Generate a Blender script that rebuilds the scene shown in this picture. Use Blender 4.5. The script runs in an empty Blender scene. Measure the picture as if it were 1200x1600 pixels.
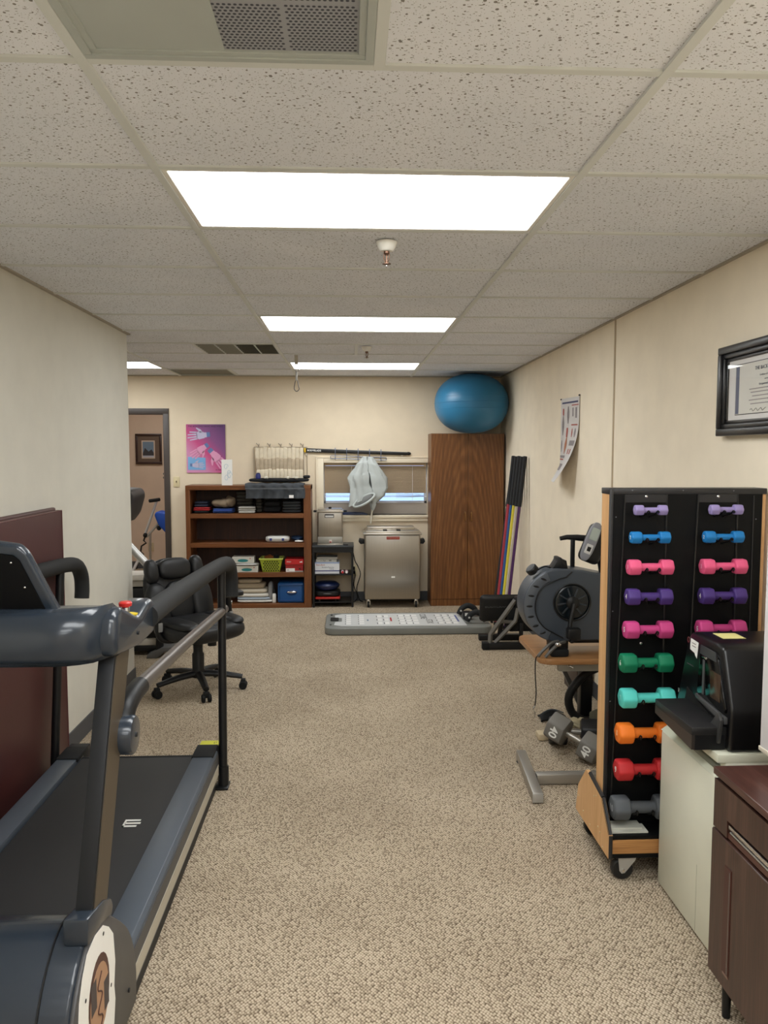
import bpy, bmesh, math, random
from mathutils import Vector, Matrix, noise
random.seed(7)
SC = bpy.context.scene
COL = SC.collection
PI = math.pi

# ------------------------------------------------------------------ camera
def make_camera():
    f, pitch, yaw, roll = 1233.0, 0.0761, 0.0456, 0.0004
    fwd = Vector((math.sin(yaw)*math.cos(pitch), math.cos(yaw)*math.cos(pitch), -math.sin(pitch)))
    right = Vector((math.cos(yaw), -math.sin(yaw), 0))
    up = right.cross(fwd)
    r2 = right*math.cos(roll)+up*math.sin(roll); u2 = -right*math.sin(roll)+up*math.cos(roll)
    cd = bpy.data.cameras.new('camera'); cam = bpy.data.objects.new('camera', cd); COL.objects.link(cam)
    cd.sensor_fit = 'VERTICAL'; cd.sensor_height = 36.0; cd.lens = f/1600*36.0; cd.clip_start = .05
    m = Matrix((r2, u2, -fwd)).transposed().to_4x4(); m.translation = (0, 0, 1.615)
    cam.matrix_world = m; SC.camera = cam
make_camera()

# ------------------------------------------------------------------ world, lamps, exposure
def lin(c):
    return tuple(((v/255)/12.92 if v/255 <= .04045 else ((v/255+.055)/1.055)**2.4) for v in c)+(1.0,)
LAMP_STRENGTH = 11.8          # the fluorescent troffers in the ceiling
LAMP_COLOR = (.98, 1.0, 1.0)
wd = bpy.data.worlds.new('daylight'); SC.world = wd; wd.use_nodes = True
_bg = wd.node_tree.nodes['Background']; _bg.inputs[0].default_value = (.42, .62, 1.0, 1); _bg.inputs[1].default_value = 1.6
SC.view_settings.view_transform = 'Standard'; SC.view_settings.look = 'None'
SC.view_settings.exposure = 0.0; SC.view_settings.gamma = 1.0; SC.view_settings.use_curve_mapping = False

# ------------------------------------------------------------------ materials
class NT:
    def __init__(s, name):
        s.m = bpy.data.materials.new(name); s.m.use_nodes = True; s.t = s.m.node_tree; s.N = s.t.nodes; s.L = s.t.links
        s.b = s.N['Principled BSDF']; s._co = None
    def n(s, typ, **kw):
        nd = s.N.new(typ)
        for k, v in kw.items():
            if k.startswith('i_'):
                nd.inputs[int(k[2:]) if k[2:].isdigit() else k[2:]].default_value = v
            else: setattr(nd, k, v)
        return nd
    def co(s, scale=(1, 1, 1), rot=(0, 0, 0), kind='Object'):
        tc = s.N.new('ShaderNodeTexCoord'); mp = s.N.new('ShaderNodeMapping')
        mp.inputs['Scale'].default_value = scale; mp.inputs['Rotation'].default_value = rot
        s.L.new(tc.outputs[kind], mp.inputs[0]); return mp.outputs[0]
    def ramp(s, fac, stops):
        r = s.N.new('ShaderNodeValToRGB'); el = r.color_ramp.elements
        while len(el) < len(stops): el.new(.5)
        for e, (p, c) in zip(el, stops): e.position = p; e.color = c if len(c) == 4 else lin(c)
        s.L.new(fac, r.inputs[0]); return r.outputs[0]
    def math(s, op, a, b=None, clamp=False):
        nd = s.N.new('ShaderNodeMath'); nd.operation = op; nd.use_clamp = clamp
        for i, v in enumerate((a, b)):
            if v is None: continue
            if isinstance(v, (int, float)): nd.inputs[i].default_value = v
            else: s.L.new(v, nd.inputs[i])
        return nd.outputs[0]
    def mix(s, fac, a, b):
        nd = s.N.new('ShaderNodeMix'); nd.data_type = 'RGBA'
        if isinstance(fac, (int, float)): nd.inputs[0].default_value = fac
        else: s.L.new(fac, nd.inputs[0])
        for i, v in ((6, a), (7, b)):
            if isinstance(v, tuple): nd.inputs[i].default_value = v
            else: s.L.new(v, nd.inputs[i])
        return nd.outputs[2]
    def noise(s, vec, scale, detail=3, rough=.5):
        nd = s.n('ShaderNodeTexNoise'); nd.inputs['Scale'].default_value = scale
        nd.inputs['Detail'].default_value = detail; nd.inputs['Roughness'].default_value = rough
        s.L.new(vec, nd.inputs['Vector']); return nd.outputs['Fac']
    def bump(s, h, strength, dist=.01):
        nd = s.n('ShaderNodeBump'); nd.inputs['Strength'].default_value = strength; nd.inputs['Distance'].default_value = dist
        s.L.new(h, nd.inputs['Height']); s.L.new(nd.outputs[0], s.b.inputs['Normal'])

MATS = {}
def M(name, rgb=(128, 128, 128), rough=.5, metal=0, spec=.5, coat=0, bump=None, var=0, varscale=6):
    if name in MATS: return MATS[name]
    t = NT(name); b = t.b
    b.inputs['Roughness'].default_value = rough; b.inputs['Metallic'].default_value = metal
    b.inputs['Specular IOR Level'].default_value = spec; b.inputs['Coat Weight'].default_value = coat
    b.inputs['Coat Roughness'].default_value = .08
    c = lin(rgb)
    co = t.co()
    f = t.noise(co, varscale, 4)
    k = var if var else .03
    lo = tuple(v*(1-k) for v in c[:3])+(1,); hi = tuple(min(1, v*(1+k)) for v in c[:3])+(1,)
    t.L.new(t.ramp(f, [(.3, lo), (.7, hi)]), b.inputs['Base Color'])
    if bump: t.bump(t.noise(co, bump[0], 3), bump[1], bump[2] if len(bump) > 2 else .004)
    MATS[name] = t.m; return t.m

def wood(name, dark, mid, light, axis='Z', scale=1.0, rough=.42, spec=.5, cath=0.0):
    t = NT(name); s = [9*scale]*3; s['XYZ'.index(axis)] = .55*scale
    co = t.co(tuple(s))
    n1 = t.noise(co, 3.0, 6, .6)
    s2 = [60*scale]*3; s2['XYZ'.index(axis)] = 1.6*scale
    n2 = t.noise(t.co(tuple(s2)), 4.0, 3, .6)
    w = t.n('ShaderNodeTexWave', wave_type='RINGS', rings_direction=('SPHERICAL'))
    s3 = [3.0*scale]*3; s3['XYZ'.index(axis)] = .5*scale
    t.L.new(t.co(tuple(s3)), w.inputs['Vector']); w.inputs['Scale'].default_value = 4; w.inputs['Distortion'].default_value = 3.5
    w.inputs['Detail'].default_value = 3
    f = t.math('ADD', t.math('MULTIPLY', n1, .55), t.math('MULTIPLY', n2, .45))
    f = t.math('ADD', t.math('MULTIPLY', f, 1-cath), t.math('MULTIPLY', w.outputs['Fac'], cath))
    t.L.new(t.ramp(f, [(.32, dark), (.5, mid), (.68, light)]), t.b.inputs['Base Color'])
    t.b.inputs['Roughness'].default_value = rough; t.b.inputs['Specular IOR Level'].default_value = spec
    t.bump(n2, .12, .002)
    MATS[name] = t.m; return t.m

def emit(name, col, strength):
    m = bpy.data.materials.new(name); m.use_nodes = True; t = m.node_tree
    t.nodes.remove(t.nodes['Principled BSDF']); e = t.nodes.new('ShaderNodeEmission')
    e.inputs[0].default_value = tuple(col)+(1,); e.inputs[1].default_value = strength
    t.links.new(e.outputs[0], t.nodes['Material Output'].inputs[0]); return m

def carpet_mat():
    t = NT('carpet_loops'); co = t.co((1, 1, 1))
    wob = t.n('ShaderNodeTexNoise'); wob.inputs['Scale'].default_value = 30; t.L.new(co, wob.inputs['Vector'])
    v = t.n('ShaderNodeTexVoronoi', voronoi_dimensions='2D', feature='F1')
    mp = t.co((124, 98, 1), (0, 0, PI/4)); t.L.new(mp, v.inputs['Vector']); v.inputs['Scale'].default_value = 1
    v.inputs['Randomness'].default_value = .45
    d = v.outputs['Distance']; cell = v.outputs['Color']
    sep = t.n('ShaderNodeSeparateColor'); t.L.new(cell, sep.inputs[0])
    big = t.noise(co, 1.6, 4); fine = t.noise(co, 420, 2)
    loop = t.ramp(d, [(.18, (216, 202, 181)), (.42, (194, 178, 155)), (.66, (112, 97, 80))])
    tint = t.ramp(sep.outputs[0], [(.05, (206, 202, 198)), (.4, (246, 245, 242)), (.95, (255, 255, 254))])
    m1 = t.n('ShaderNodeMix', data_type='RGBA', blend_type='MULTIPLY'); m1.inputs[0].default_value = 1
    t.L.new(loop, m1.inputs[6]); t.L.new(tint, m1.inputs[7])
    m2 = t.n('ShaderNodeMix', data_type='RGBA', blend_type='MULTIPLY'); m2.inputs[0].default_value = 1
    t.L.new(m1.outputs[2], m2.inputs[6]); t.L.new(t.ramp(big, [(.3, (232, 230, 228)), (.7, (255, 255, 255))]), m2.inputs[7])
    t.L.new(m2.outputs[2], t.b.inputs['Base Color'])
    t.b.inputs['Roughness'].default_value = .95; t.b.inputs['Specular IOR Level'].default_value = .1
    h = t.math('ADD', t.math('MULTIPLY', d, -1.0), t.math('MULTIPLY', fine, .25))
    t.bump(h, .7, .006)
    return t.m

def tile_mat():
    t = NT('fissured_ceiling_tile'); 
    geo = t.n('ShaderNodeNewGeometry')
    def layer(scale, rot, thr):
        mp = t.n('ShaderNodeMapping'); mp.inputs['Scale'].default_value = scale; mp.inputs['Rotation'].default_value = (0, 0, rot)
        mp.vector_type = 'TEXTURE' if False else 'POINT'
        t.L.new(geo.outputs['Position'], mp.inputs[0])
        v = t.n('ShaderNodeTexVoronoi', voronoi_dimensions='2D'); v.inputs['Scale'].default_value = 1
        t.L.new(mp.outputs[0], v.inputs['Vector'])
        sp = t.n('ShaderNodeSeparateColor'); t.L.new(v.outputs['Color'], sp.inputs[0])
        r = t.math('MULTIPLY', t.math('POWER', sp.outputs[0], 2.0), thr)
        return t.math('LESS_THAN', v.outputs['Distance'], r)
    ls = [layer((56, 56, 1), .3, .21), layer((28, 100, 1), .5, .13), layer((34, 90, 1), -.45, .13), layer((140, 140, 1), .9, .17)]
    s = ls[0]
    for l in ls[1:]: s = t.math('MAXIMUM', s, l)
    base = t.ramp(t.noise(geo.outputs['Position'], 3, 4), [(.3, (228, 231, 238)), (.7, (236, 238, 244))])
    t.L.new(t.mix(s, base, lin((134, 131, 128))), t.b.inputs['Base Color'])
    t.b.inputs['Roughness'].default_value = .95; t.b.inputs['Specular IOR Level'].default_value = .1
    t.bump(t.math('MULTIPLY', s, -1), .5, .004)
    return t.m

def steel(name, rgb, rough=.34, axis='Z'):
    t = NT(name); s = [160, 160, 160]; s['XYZ'.index(axis)] = 1.2
    n = t.noise(t.co(tuple(s)), 3, 3)
    c = lin(rgb); t.L.new(t.ramp(n, [(.3, tuple(v*.9 for v in c[:3])+(1,)), (.7, c)]), t.b.inputs['Base Color'])
    t.b.inputs['Metallic'].default_value = 1; t.b.inputs['Roughness'].default_value = rough
    t.b.inputs['Anisotropic'].default_value = .5
    t.bump(n, .08, .001); return t.m

CARPET = carpet_mat(); TILE = tile_mat()
CREAM = M('cream_wall_paint', (231, 216, 191), .85, spec=.2, bump=(180, .03, .002))
CREAM_BRIGHT = M('cream_wall_brightened', (249, 237, 215), .85, spec=.2, bump=(180, .03, .002))  # wall cream lightened to make up for dim light on the right wall
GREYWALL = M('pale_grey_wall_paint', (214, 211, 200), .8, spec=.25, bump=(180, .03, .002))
FARWALL = M('beige_far_room_paint', (216, 193, 172), .85, spec=.2)
BASEB = M('charcoal_rubber_baseboard', (74, 76, 80), .55)
GRIDM = M('ceiling_grid_enamel', (214, 217, 214), .45)
WHITEM = M('white_enamel', (232, 230, 222), .4)
DIFF = emit('lit_diffuser', LAMP_COLOR, LAMP_STRENGTH)
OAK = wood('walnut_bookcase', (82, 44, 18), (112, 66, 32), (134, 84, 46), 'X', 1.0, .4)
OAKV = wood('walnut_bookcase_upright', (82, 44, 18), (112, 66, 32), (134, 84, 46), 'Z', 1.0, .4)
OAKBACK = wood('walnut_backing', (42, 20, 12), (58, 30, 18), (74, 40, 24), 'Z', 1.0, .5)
CABW = wood('cabinet_oak_laminate', (88, 52, 22), (112, 69, 31), (146, 98, 54), 'Z', 1.1, .4, cath=.10)
DARKW = wood('dark_walnut_laminate', (44, 27, 22), (66, 43, 35), (92, 64, 54), 'Z', 1.0, .35)
DARKWH = wood('dark_walnut_laminate_top', (52, 30, 25), (76, 47, 40), (108, 74, 66), 'Y', .8, .28)
LTOAK = wood('light_oak', (192, 142, 90), (214, 166, 112), (226, 182, 132), 'Z', 1.0, .45)
LTOAKX = wood('light_oak_front', (128, 84, 44), (176, 126, 74), (196, 146, 92), 'X', 1.2, .45)
TABW = wood('table_oak', (128, 88, 52), (158, 114, 72), (180, 136, 92), 'X', 1.0, .3)
BLK = M('black_plastic', (18, 19, 21), .45, spec=.4)
BLKM = M('black_metal', (17, 18, 20), .42, spec=.4)
BLKR = M('black_rubber', (22, 23, 24), .75, spec=.3)
BLKGLOSS = M('black_gloss', (8, 8, 9), .12)
BLKB = M('black_board', (9, 10, 11), .5, spec=.2)
LEATHER = M('black_leather', (21, 22, 24), .45, spec=.4, bump=(220, .15, .002))
FOAM = M('black_foam_grip', (38, 39, 40), .75, spec=.3, bump=(400, .2, .001))
TMBLUE = M('treadmill_slate_gloss', (42, 50, 60), .24, spec=.4, coat=.25)
TMGREY = M('treadmill_slate_frame', (76, 84, 94), .38)
TMDARK = M('treadmill_dark_frame', (25, 27, 31), .5, spec=.3)
BELT = M('treadmill_belt', (41, 41, 42), .7, bump=(300, .2, .001))
STEELD = M('gunmetal_tube', (120, 114, 110), .34, metal=.7)
CHROME = M('chrome', (220, 220, 220), .18, metal=1)
SILVER = M('silver_paint', (190, 190, 188), .35, metal=.6)
STEEL = steel('brushed_steel', (184, 179, 170), .36, 'Z')
STEELX = steel('brushed_steel_lid', (214, 208, 198), .3, 'X')
MAROON = M('maroon_vinyl', (74, 36, 36), .42, bump=(90, .05, .003))
CREAMP = M('cream_trim_paint', (238, 226, 202), .5)
PAPER = M('white_paper', (240, 240, 236), .7)
IVORY = M('ivory_fridge_enamel', (220, 220, 202), .42)
BROWNFR = M('dark_brown_door_frame', (68, 60, 56), .45)
RUBW = M('rubber_wheel', (20, 20, 20), .6)

# ------------------------------------------------------------------ mesh builder
class B:
    def __init__(s): s.bm = bmesh.new()
    def _x(s, vs, M_):
        if M_ is not None: bmesh.ops.transform(s.bm, matrix=M_, verts=vs)
    def box(s, x0, x1, y0, y1, z0, z1, bev=0, seg=2, m=None):
        v = [s.bm.verts.new((x, y, z)) for z in (z0, z1) for y in (y0, y1) for x in (x0, x1)]
        fs = [s.bm.faces.new([v[i] for i in f]) for f in ((0, 2, 3, 1), (4, 5, 7, 6), (0, 1, 5, 4), (2, 6, 7, 3), (0, 4, 6, 2), (1, 3, 7, 5))]
        if bev > 0:
            es = list({e for f in fs for e in f.edges})
            r = bmesh.ops.bevel(s.bm, geom=es, offset=bev, segments=seg, affect='EDGES', profile=.5)
            v = list({q for f in r['faces'] for q in f.verts} | {q for q in v if q.is_valid})
        s._x(v, m); return s
    def ring(s, c, ax, r, n, ry=None, up=None, ph=0):
        ax = Vector(ax).normalized(); c = Vector(c)
        u = Vector(up) if up is not None else (Vector((0, 0, 1)) if abs(ax.z) < .9 else Vector((1, 0, 0)))
        a = (u - ax*u.dot(ax)).normalized(); b = ax.cross(a)
        ry = r if ry is None else ry
        return [s.bm.verts.new(c + a*(ry*math.sin(2*PI*i/n+ph)) + b*(r*math.cos(2*PI*i/n+ph))) for i in range(n)]
    def skin(s, rings, cap=True, closed=False):
        n = len(rings[0]); k = len(rings)
        for i in range(k if closed else k-1):
            A, Bq = rings[i], rings[(i+1) % k]
            for j in range(n): s.bm.faces.new((A[j], A[(j+1) % n], Bq[(j+1) % n], Bq[j]))
        if cap and not closed:
            s.bm.faces.new(list(reversed(rings[0]))); s.bm.faces.new(rings[-1])
        return s
    def cyl(s, p0, p1, r, r2=None, n=20, bev=0):
        p0, p1 = Vector(p0), Vector(p1); d = p1-p0; r2 = r if r2 is None else r2
        rs = []
        if bev: L = d.length; e = min(bev/L, .45); rs = [(0, r-bev), (e, r), (1-e, r2), (1, r2-bev)]
        else: rs = [(0, r), (1, r2)]
        return s.skin([s.ring(p0+d*t, d, q, n) for t, q in rs])
    def tube(s, pts, r, n=10, sm=0, cap=True, closed=False, ry=None, up=None):
        P = [Vector(p) for p in pts]; R = list(r) if isinstance(r, (list, tuple)) else [r]*len(P)
        if sm:
            Q, RR = [], []; k = len(P)
            for i in range(k if closed else k-1):
                g = lambda j: P[j % k] if closed else P[max(0, min(k-1, j))]
                p0, p1, p2, p3 = g(i-1), g(i), g(i+1), g(i+2)
                for q in range(sm):
                    t = q/sm; Q.append(.5*((2*p1)+(p2-p0)*t+(2*p0-5*p1+4*p2-p3)*t*t+(3*p1-p0-3*p2+p3)*t**3))
                    RR.append(R[i]*(1-t)+R[(i+1) % k]*t)
            if not closed: Q.append(P[-1]); RR.append(R[-1])
            P, R = Q, RR
        k = len(P); rings = []; u = Vector(up) if up is not None else None
        for i in range(k):
            if closed: d = P[(i+1) % k]-P[i-1]
            else: d = P[min(i+1, k-1)]-P[max(i-1, 0)]
            d.normalize()
            if u is None: u = Vector((0, 0, 1)) if abs(d.z) < .9 else Vector((1, 0, 0))
            if up is None: u = (u-d*u.dot(d)).normalized()
            rings.append(s.ring(P[i], d, R[i], n, (R[i]*ry if ry else None), u))
        return s.skin(rings, cap, closed)
    def lathe(s, prof, c=(0, 0, 0), ax='Z', n=28, m=None):
        c = Vector(c); a = {'X': Vector((1, 0, 0)), 'Y': Vector((0, 1, 0)), 'Z': Vector((0, 0, 1))}[ax]
        rings = [s.ring(c+a*h, a, max(r, 1e-4), n) for r, h in prof]
        s.skin(rings); s._x([v for q in rings for v in q], m); return s
    def prism(s, poly, plane, a0, a1, bev=0, m=None, seg=2):
        f = {'XZ': lambda p, a: (p[0], a, p[1]), 'YZ': lambda p, a: (a, p[0], p[1]), 'XY': lambda p, a: (p[0], p[1], a)}[plane]
        A = [s.bm.verts.new(f(p, a0)) for p in poly]; C = [s.bm.verts.new(f(p, a1)) for p in poly]
        n = len(poly); fs = [s.bm.faces.new(A), s.bm.faces.new(C[::-1])]
        for i in range(n): fs.append(s.bm.faces.new((A[i], C[i], C[(i+1) % n], A[(i+1) % n])))
        vs = A+C
        if bev:
            bmesh.ops.recalc_face_normals(s.bm, faces=fs)
            r = bmesh.ops.bevel(s.bm, geom=list({e for q in fs for e in q.edges}), offset=bev, segments=seg, affect='EDGES', profile=.5, clamp_overlap=True)
            vs = list({q for g in r['faces'] for q in g.verts} | {q for q in vs if q.is_valid})
        s._x(vs, m); return s
    def ell(s, c, r, nu=24, nv=14, e1=1.0, e2=1.0, m=None, nz=0, nzs=8):
        sg = lambda x, p: math.copysign(abs(x)**p, x)
        rings = []; c = Vector(c)
        for j in range(nv+1):
            t = -PI/2+PI*j/nv; t = max(-PI/2+.02, min(PI/2-.02, t))
            row = []
            for i in range(nu):
                p = 2*PI*i/nu
                v = Vector((r[0]*sg(math.cos(t), e1)*sg(math.cos(p), e2), r[1]*sg(math.cos(t), e1)*sg(math.sin(p), e2), r[2]*sg(math.sin(t), e1)))
                if nz: v += v.normalized()*nz*noise.noise((v+c)*nzs)
                row.append(s.bm.verts.new(c+v))
            rings.append(row)
        s.skin(rings); s._x([v for q in rings for v in q], m); return s
    def grid(s, fn, nu, nv, thick=0):
        V = [[s.bm.verts.new(fn(i/nu, j/nv)) for i in range(nu+1)] for j in range(nv+1)]
        F = [s.bm.faces.new((V[j][i], V[j][i+1], V[j+1][i+1], V[j+1][i])) for j in range(nv) for i in range(nu)]
        if thick:
            bmesh.ops.recalc_face_normals(s.bm, faces=F)
            bmesh.ops.solidify(s.bm, geom=F, thickness=thick)
        return s
    def poly(s, pts, thick_dir=None):
        A = [s.bm.verts.new(p) for p in pts]
        if thick_dir is None: s.bm.faces.new(A); return s
        d = Vector(thick_dir); C = [s.bm.verts.new(Vector(p)+d) for p in pts]; n = len(pts)
        s.bm.faces.new(A); s.bm.faces.new(C[::-1])
        for i in range(n): s.bm.faces.new((A[i], C[i], C[(i+1) % n], A[(i+1) % n]))
        return s

def mesh_of(name, b, mat, off=(0, 0, 0), rot=None, ang=40):
    bm = b.bm
    bmesh.ops.recalc_face_normals(bm, faces=bm.faces[:])
    if any(off): bmesh.ops.translate(bm, verts=bm.verts[:], vec=-Vector(off))
    me = bpy.data.meshes.new(name); bm.to_mesh(me); bm.free()
    for p in me.polygons: p.use_smooth = True
    me.set_sharp_from_angle(angle=math.radians(ang))
    if mat: me.materials.append(mat)
    return me

def props(o, label=None, cat=None, group=None, kind=None):
    if label: o['label'] = label
    if cat: o['category'] = cat
    if group: o['group'] = group
    if kind: o['kind'] = kind
    return o

class T:
    """a thing: an Empty at its base; parts are given in world coordinates unless local=True"""
    def __init__(s, name, label, cat, loc, group=None, rz=0, local=False):
        s.o = bpy.data.objects.new(name, None); COL.objects.link(s.o); s.o.empty_display_size = .05
        s.o.location = loc; s.o.rotation_euler = (0, 0, rz); s.loc = Vector(loc); s.local = local
        props(s.o, label, cat, group)
    def part(s, name, b, mat, parent=None, label=None, kind=None, ang=40):
        me = mesh_of(name, b, mat, (0, 0, 0) if s.local else s.loc, ang=ang)
        o = bpy.data.objects.new(name, me); COL.objects.link(o); o.parent = parent or s.o
        props(o, label, kind=kind); return o
    def text(s, name, txt, size, p, xdir, ydir, mat, ext=.0006, align='CENTER', parent=None, bold=0):
        o = text_obj(name, txt, size, Vector(p)-(Vector((0, 0, 0)) if s.local else s.loc), xdir, ydir, mat, ext, align, bold)
        o.parent = parent or s.o; return o

def text_obj(name, txt, size, p, xdir, ydir, mat, ext, align, bold=0):
    cu = bpy.data.curves.new(name, 'FONT'); cu.body = txt; cu.size = size; cu.extrude = ext; cu.align_x = align; cu.align_y = 'CENTER'
    cu.offset = bold; cu.resolution_u = 3
    tmp = bpy.data.objects.new('tmp_text', cu); COL.objects.link(tmp)
    dg = bpy.context.evaluated_depsgraph_get(); dg.update()
    me = bpy.data.meshes.new_from_object(tmp.evaluated_get(dg)); me.name = name
    bpy.data.objects.remove(tmp); bpy.data.curves.remove(cu)
    x = Vector(xdir).normalized(); y = Vector(ydir); y = (y-x*y.dot(x)).normalized(); z = x.cross(y)
    m = Matrix((x, y, z)).transposed().to_4x4(); m.translation = Vector(p)
    me.transform(m); me.materials.clear(); me.materials.append(mat)
    o = bpy.data.objects.new(name, me); COL.objects.link(o); return o

def solo(name, b, mat, label, cat, loc, group=None, ang=40):
    me = mesh_of(name, b, mat, loc, ang=ang); o = bpy.data.objects.new(name, me); COL.objects.link(o); o.location = loc
    return props(o, label, cat, group)

def struct(name, b, mat, parent=None, ang=40, kind='structure'):
    me = mesh_of(name, b, mat, ang=ang); o = bpy.data.objects.new(name, me); COL.objects.link(o)
    if parent is not None: o.parent = parent
    if kind and parent is None: o['kind'] = kind
    return o
def S(x0, x1, y0, y1, z0, z1, bev=0): return B().box(x0, x1, y0, y1, z0, z1, bev)

def dup(o, parent=None):
    c = o.copy(); COL.objects.link(c)
    if parent is not None: c.parent = parent
    for ch in list(o.children): dup(ch, c)
    return c

# ================================================================== room shell
CZ = 2.415; YB = 8.5; XL = -1.505
def xr(y): return 1.588+.0071*y             # right wall face
struct('floor', S(-4.3, 2.0, -2.75, 11.4, -.08, 0), CARPET)
b = B(); b.prism([(xr(-2.7), -2.7), (1.95, -2.7), (1.95, YB+.1), (xr(YB+.1), YB+.1)], 'XY', 0, 2.6); struct('wall_right', b, CREAM_BRIGHT)
struct('trim_1', B().prism([(xr(4.768)-.004, 4.768), (xr(4.768)+.02, 4.768), (xr(4.79)+.02, 4.79), (xr(4.79)-.004, 4.79)], 'XY', 0.1, CZ), M('wall_joint_strip', (188, 168, 138), .6))
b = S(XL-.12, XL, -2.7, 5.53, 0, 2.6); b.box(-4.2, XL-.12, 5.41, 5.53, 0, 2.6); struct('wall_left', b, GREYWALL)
struct('wall_front', S(-1.7, 2, -2.8, -2.7, 0, 2.6), CREAM)
struct('wall_alcove', S(-4.3, -4.2, 5.4, 11.4, 0, 2.6), CREAM)
# back wall with door opening x -2.95..-1.937, z<2.03 and window opening x -.262..1.0? z .95..1.5
DX0, DX1, DZ = -2.86, -1.937, 2.026
WX0, WX1, WZ0, WZ1 = -.262, .862, .935, 1.497
b = B()
for a in ((-4.2, DX0, 0, 2.6), (DX0, DX1, DZ, 2.6), (DX1, WX0, 0, 2.6), (WX0, WX1, 0, WZ0), (WX0, WX1, WZ1, 2.6), (WX1, 2.0, 0, 2.6)):
    b.box(a[0], a[1], YB, YB+.14, a[2], a[3])
struct('wall_back', b, CREAM)
# far room
b = S(-4.3, -.6, 11.0, 11.1, 0, 2.6); b.box(-.7, -.6, YB+.14, 11.0, 0, 2.6); struct('wall_far', b, FARWALL)
# baseboards
def bb(name, poly): struct(name, B().prism(poly, 'XY', 0, .1), BASEB)
bb('baseboard_left', [(XL, -2.7), (XL+.008, -2.7), (XL+.008, 5.538), (-4.2, 5.538), (-4.2, 5.53), (XL, 5.53)])
bb('baseboard_right', [(xr(-2.7)-.008, -2.7), (xr(-2.7), -2.7), (xr(YB), YB), (xr(YB)-.008, YB)])
bb('baseboard_back', [(DX1+.06, YB-.008), (xr(YB)-.01, YB-.008), (xr(YB)-.01, YB), (DX1+.06, YB)])
bb('baseboard_far', [(-4.2, 10.99), (-.7, 10.99), (-.7, 11.0), (-4.2, 11.0)])
# door frame
b = B()
b.box(DX1-.015, DX1+.045, YB-.018, YB+.158, 0, DZ+.045, .004); b.box(DX0-.045, DX0+.015, YB-.018, YB+.158, 0, DZ+.045, .004)
b.box(DX0-.045, DX1+.045, YB-.0185, YB+.1585, DZ-.015, DZ+.045, .004)
b.box(DX1-.03, DX1-.014, YB+.05, YB+.10, 0, DZ, .002)
d = struct('door_1', b, BROWNFR)
b = B()
for z in (1.33, 1.37): b.box(DX1-.032, DX1-.028, YB+.0, YB+.03, z, z+.02)
struct('strike_plate', b, CHROME, d, kind=None)

# ------------------------------------------------------------------ ceiling: slab > tiles, runners
slab = B(); slab.box(-4.3, 2.0, -2.75, 11.4, CZ+.09, CZ+.2); ceil = struct('ceiling', slab, GRIDM)
X0, Y0, TW, TH = -.542, 1.71, 1.2192, .6096
def gy(k): return Y0+TH*k
tile_cache = {}
def tile(x0, x1, y0, y1):
    w, h = round(x1-x0, 3), round(y1-y0, 3)
    if (w, h) not in tile_cache:
        tile_cache[(w, h)] = mesh_of('ceiling_tile', B().box(-w/2+.003, w/2-.003, -h/2+.003, h/2-.003, 0, .016, .002, 1), TILE)
    o = bpy.data.objects.new('ceiling_tile', tile_cache[(w, h)]); COL.objects.link(o); o.parent = ceil
    o.location = ((x0+x1)/2, (y0+y1)/2, CZ+.004)
def runner(x0, x1, y0, y1, dz=0):
    o = struct('ceiling_runner', B().box(x0, x1, y0, y1, CZ-.002-dz, CZ+.03, .001, 1), GRIDM, ceil, kind=None)
LIGHTS = {(1, 0), (5, 0), (9, 0), (9, -2), (-2, 0), (-2, 1), (-4, 0), (-6, 0)}  # negative rows: unseen panels added to brighten the near end
for k in range(-8, 12):
    y0, y1 = gy(k), min(gy(k+1), YB)
    if y1 <= -2.7 or y0 >= YB: continue
    y0 = max(y0, -2.7)
    for c in (-3, -2, -1, 0, 1):
        x0, x1 = X0+TW*c, X0+TW*(c+1)
        if y1 > 5.6:
            if c == -3: x0 = max(x0, -4.2)
        else:
            if c < -1: continue
            if c == -1: x0 = XL
        if y0 < 5.53 < y1 and c == -1: x0 = X0-TW
        if c == 1: x1 = xr(y0)+.004
        if (k, c) in LIGHTS: continue
        xm = X0+TW*(c+.5)
        if (k, c) == (-1, 0): tile(xm, x1, y0, y1); continue
        if (k, c) == (7, -1): tile(x0, xm, y0, y1); continue
        if (k, c) == (10, -1): tile(xm, x1, y0, y1); continue
        if (k, c) == (7, 0): tile(x0, xm, y0, y1); tile(xm, x1, y0, y1); continue
        if y1-y0 > .03: tile(x0, x1, y0, y1)
RW = .012
for c in (0, 1): runner(X0+TW*c-RW, X0+TW*c+RW, -2.7, YB, .001)
for c in (-2, -1): runner(X0+TW*c-RW, X0+TW*c+RW, 5.53, YB, .001)
for k in range(-7, 12):
    y = gy(k)
    if y > YB: continue
    runner(XL if y < 5.53 else -4.2, xr(y), y-RW, y+RW)
for c, k in ((0, -1), (-1, 7), (-1, 10), (0, 7)):
    xm = X0+TW*(c+.5); runner(xm-RW, xm+RW, gy(k), gy(k+1), .0005)
b = B(); b.prism([(xr(-2.7)-.02, -2.7), (xr(-2.7), -2.7), (xr(YB), YB), (xr(YB)-.02, YB)], 'XY', CZ-.003, CZ+.03)
struct('trim_2', b, M('wall_angle_grey', (168, 160, 146), .5))
b = S(XL, XL+.02, -2.7, 5.55, CZ-.004, CZ+.03); b.box(-4.2, XL+.02, 5.53, 5.55, CZ-.004, CZ+.03); struct('trim_3', b, MATS['wall_angle_grey'])
struct('trim_4', S(-4.2, xr(YB), YB-.02, YB, CZ-.004, CZ+.03), MATS['wall_angle_grey'])

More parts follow.
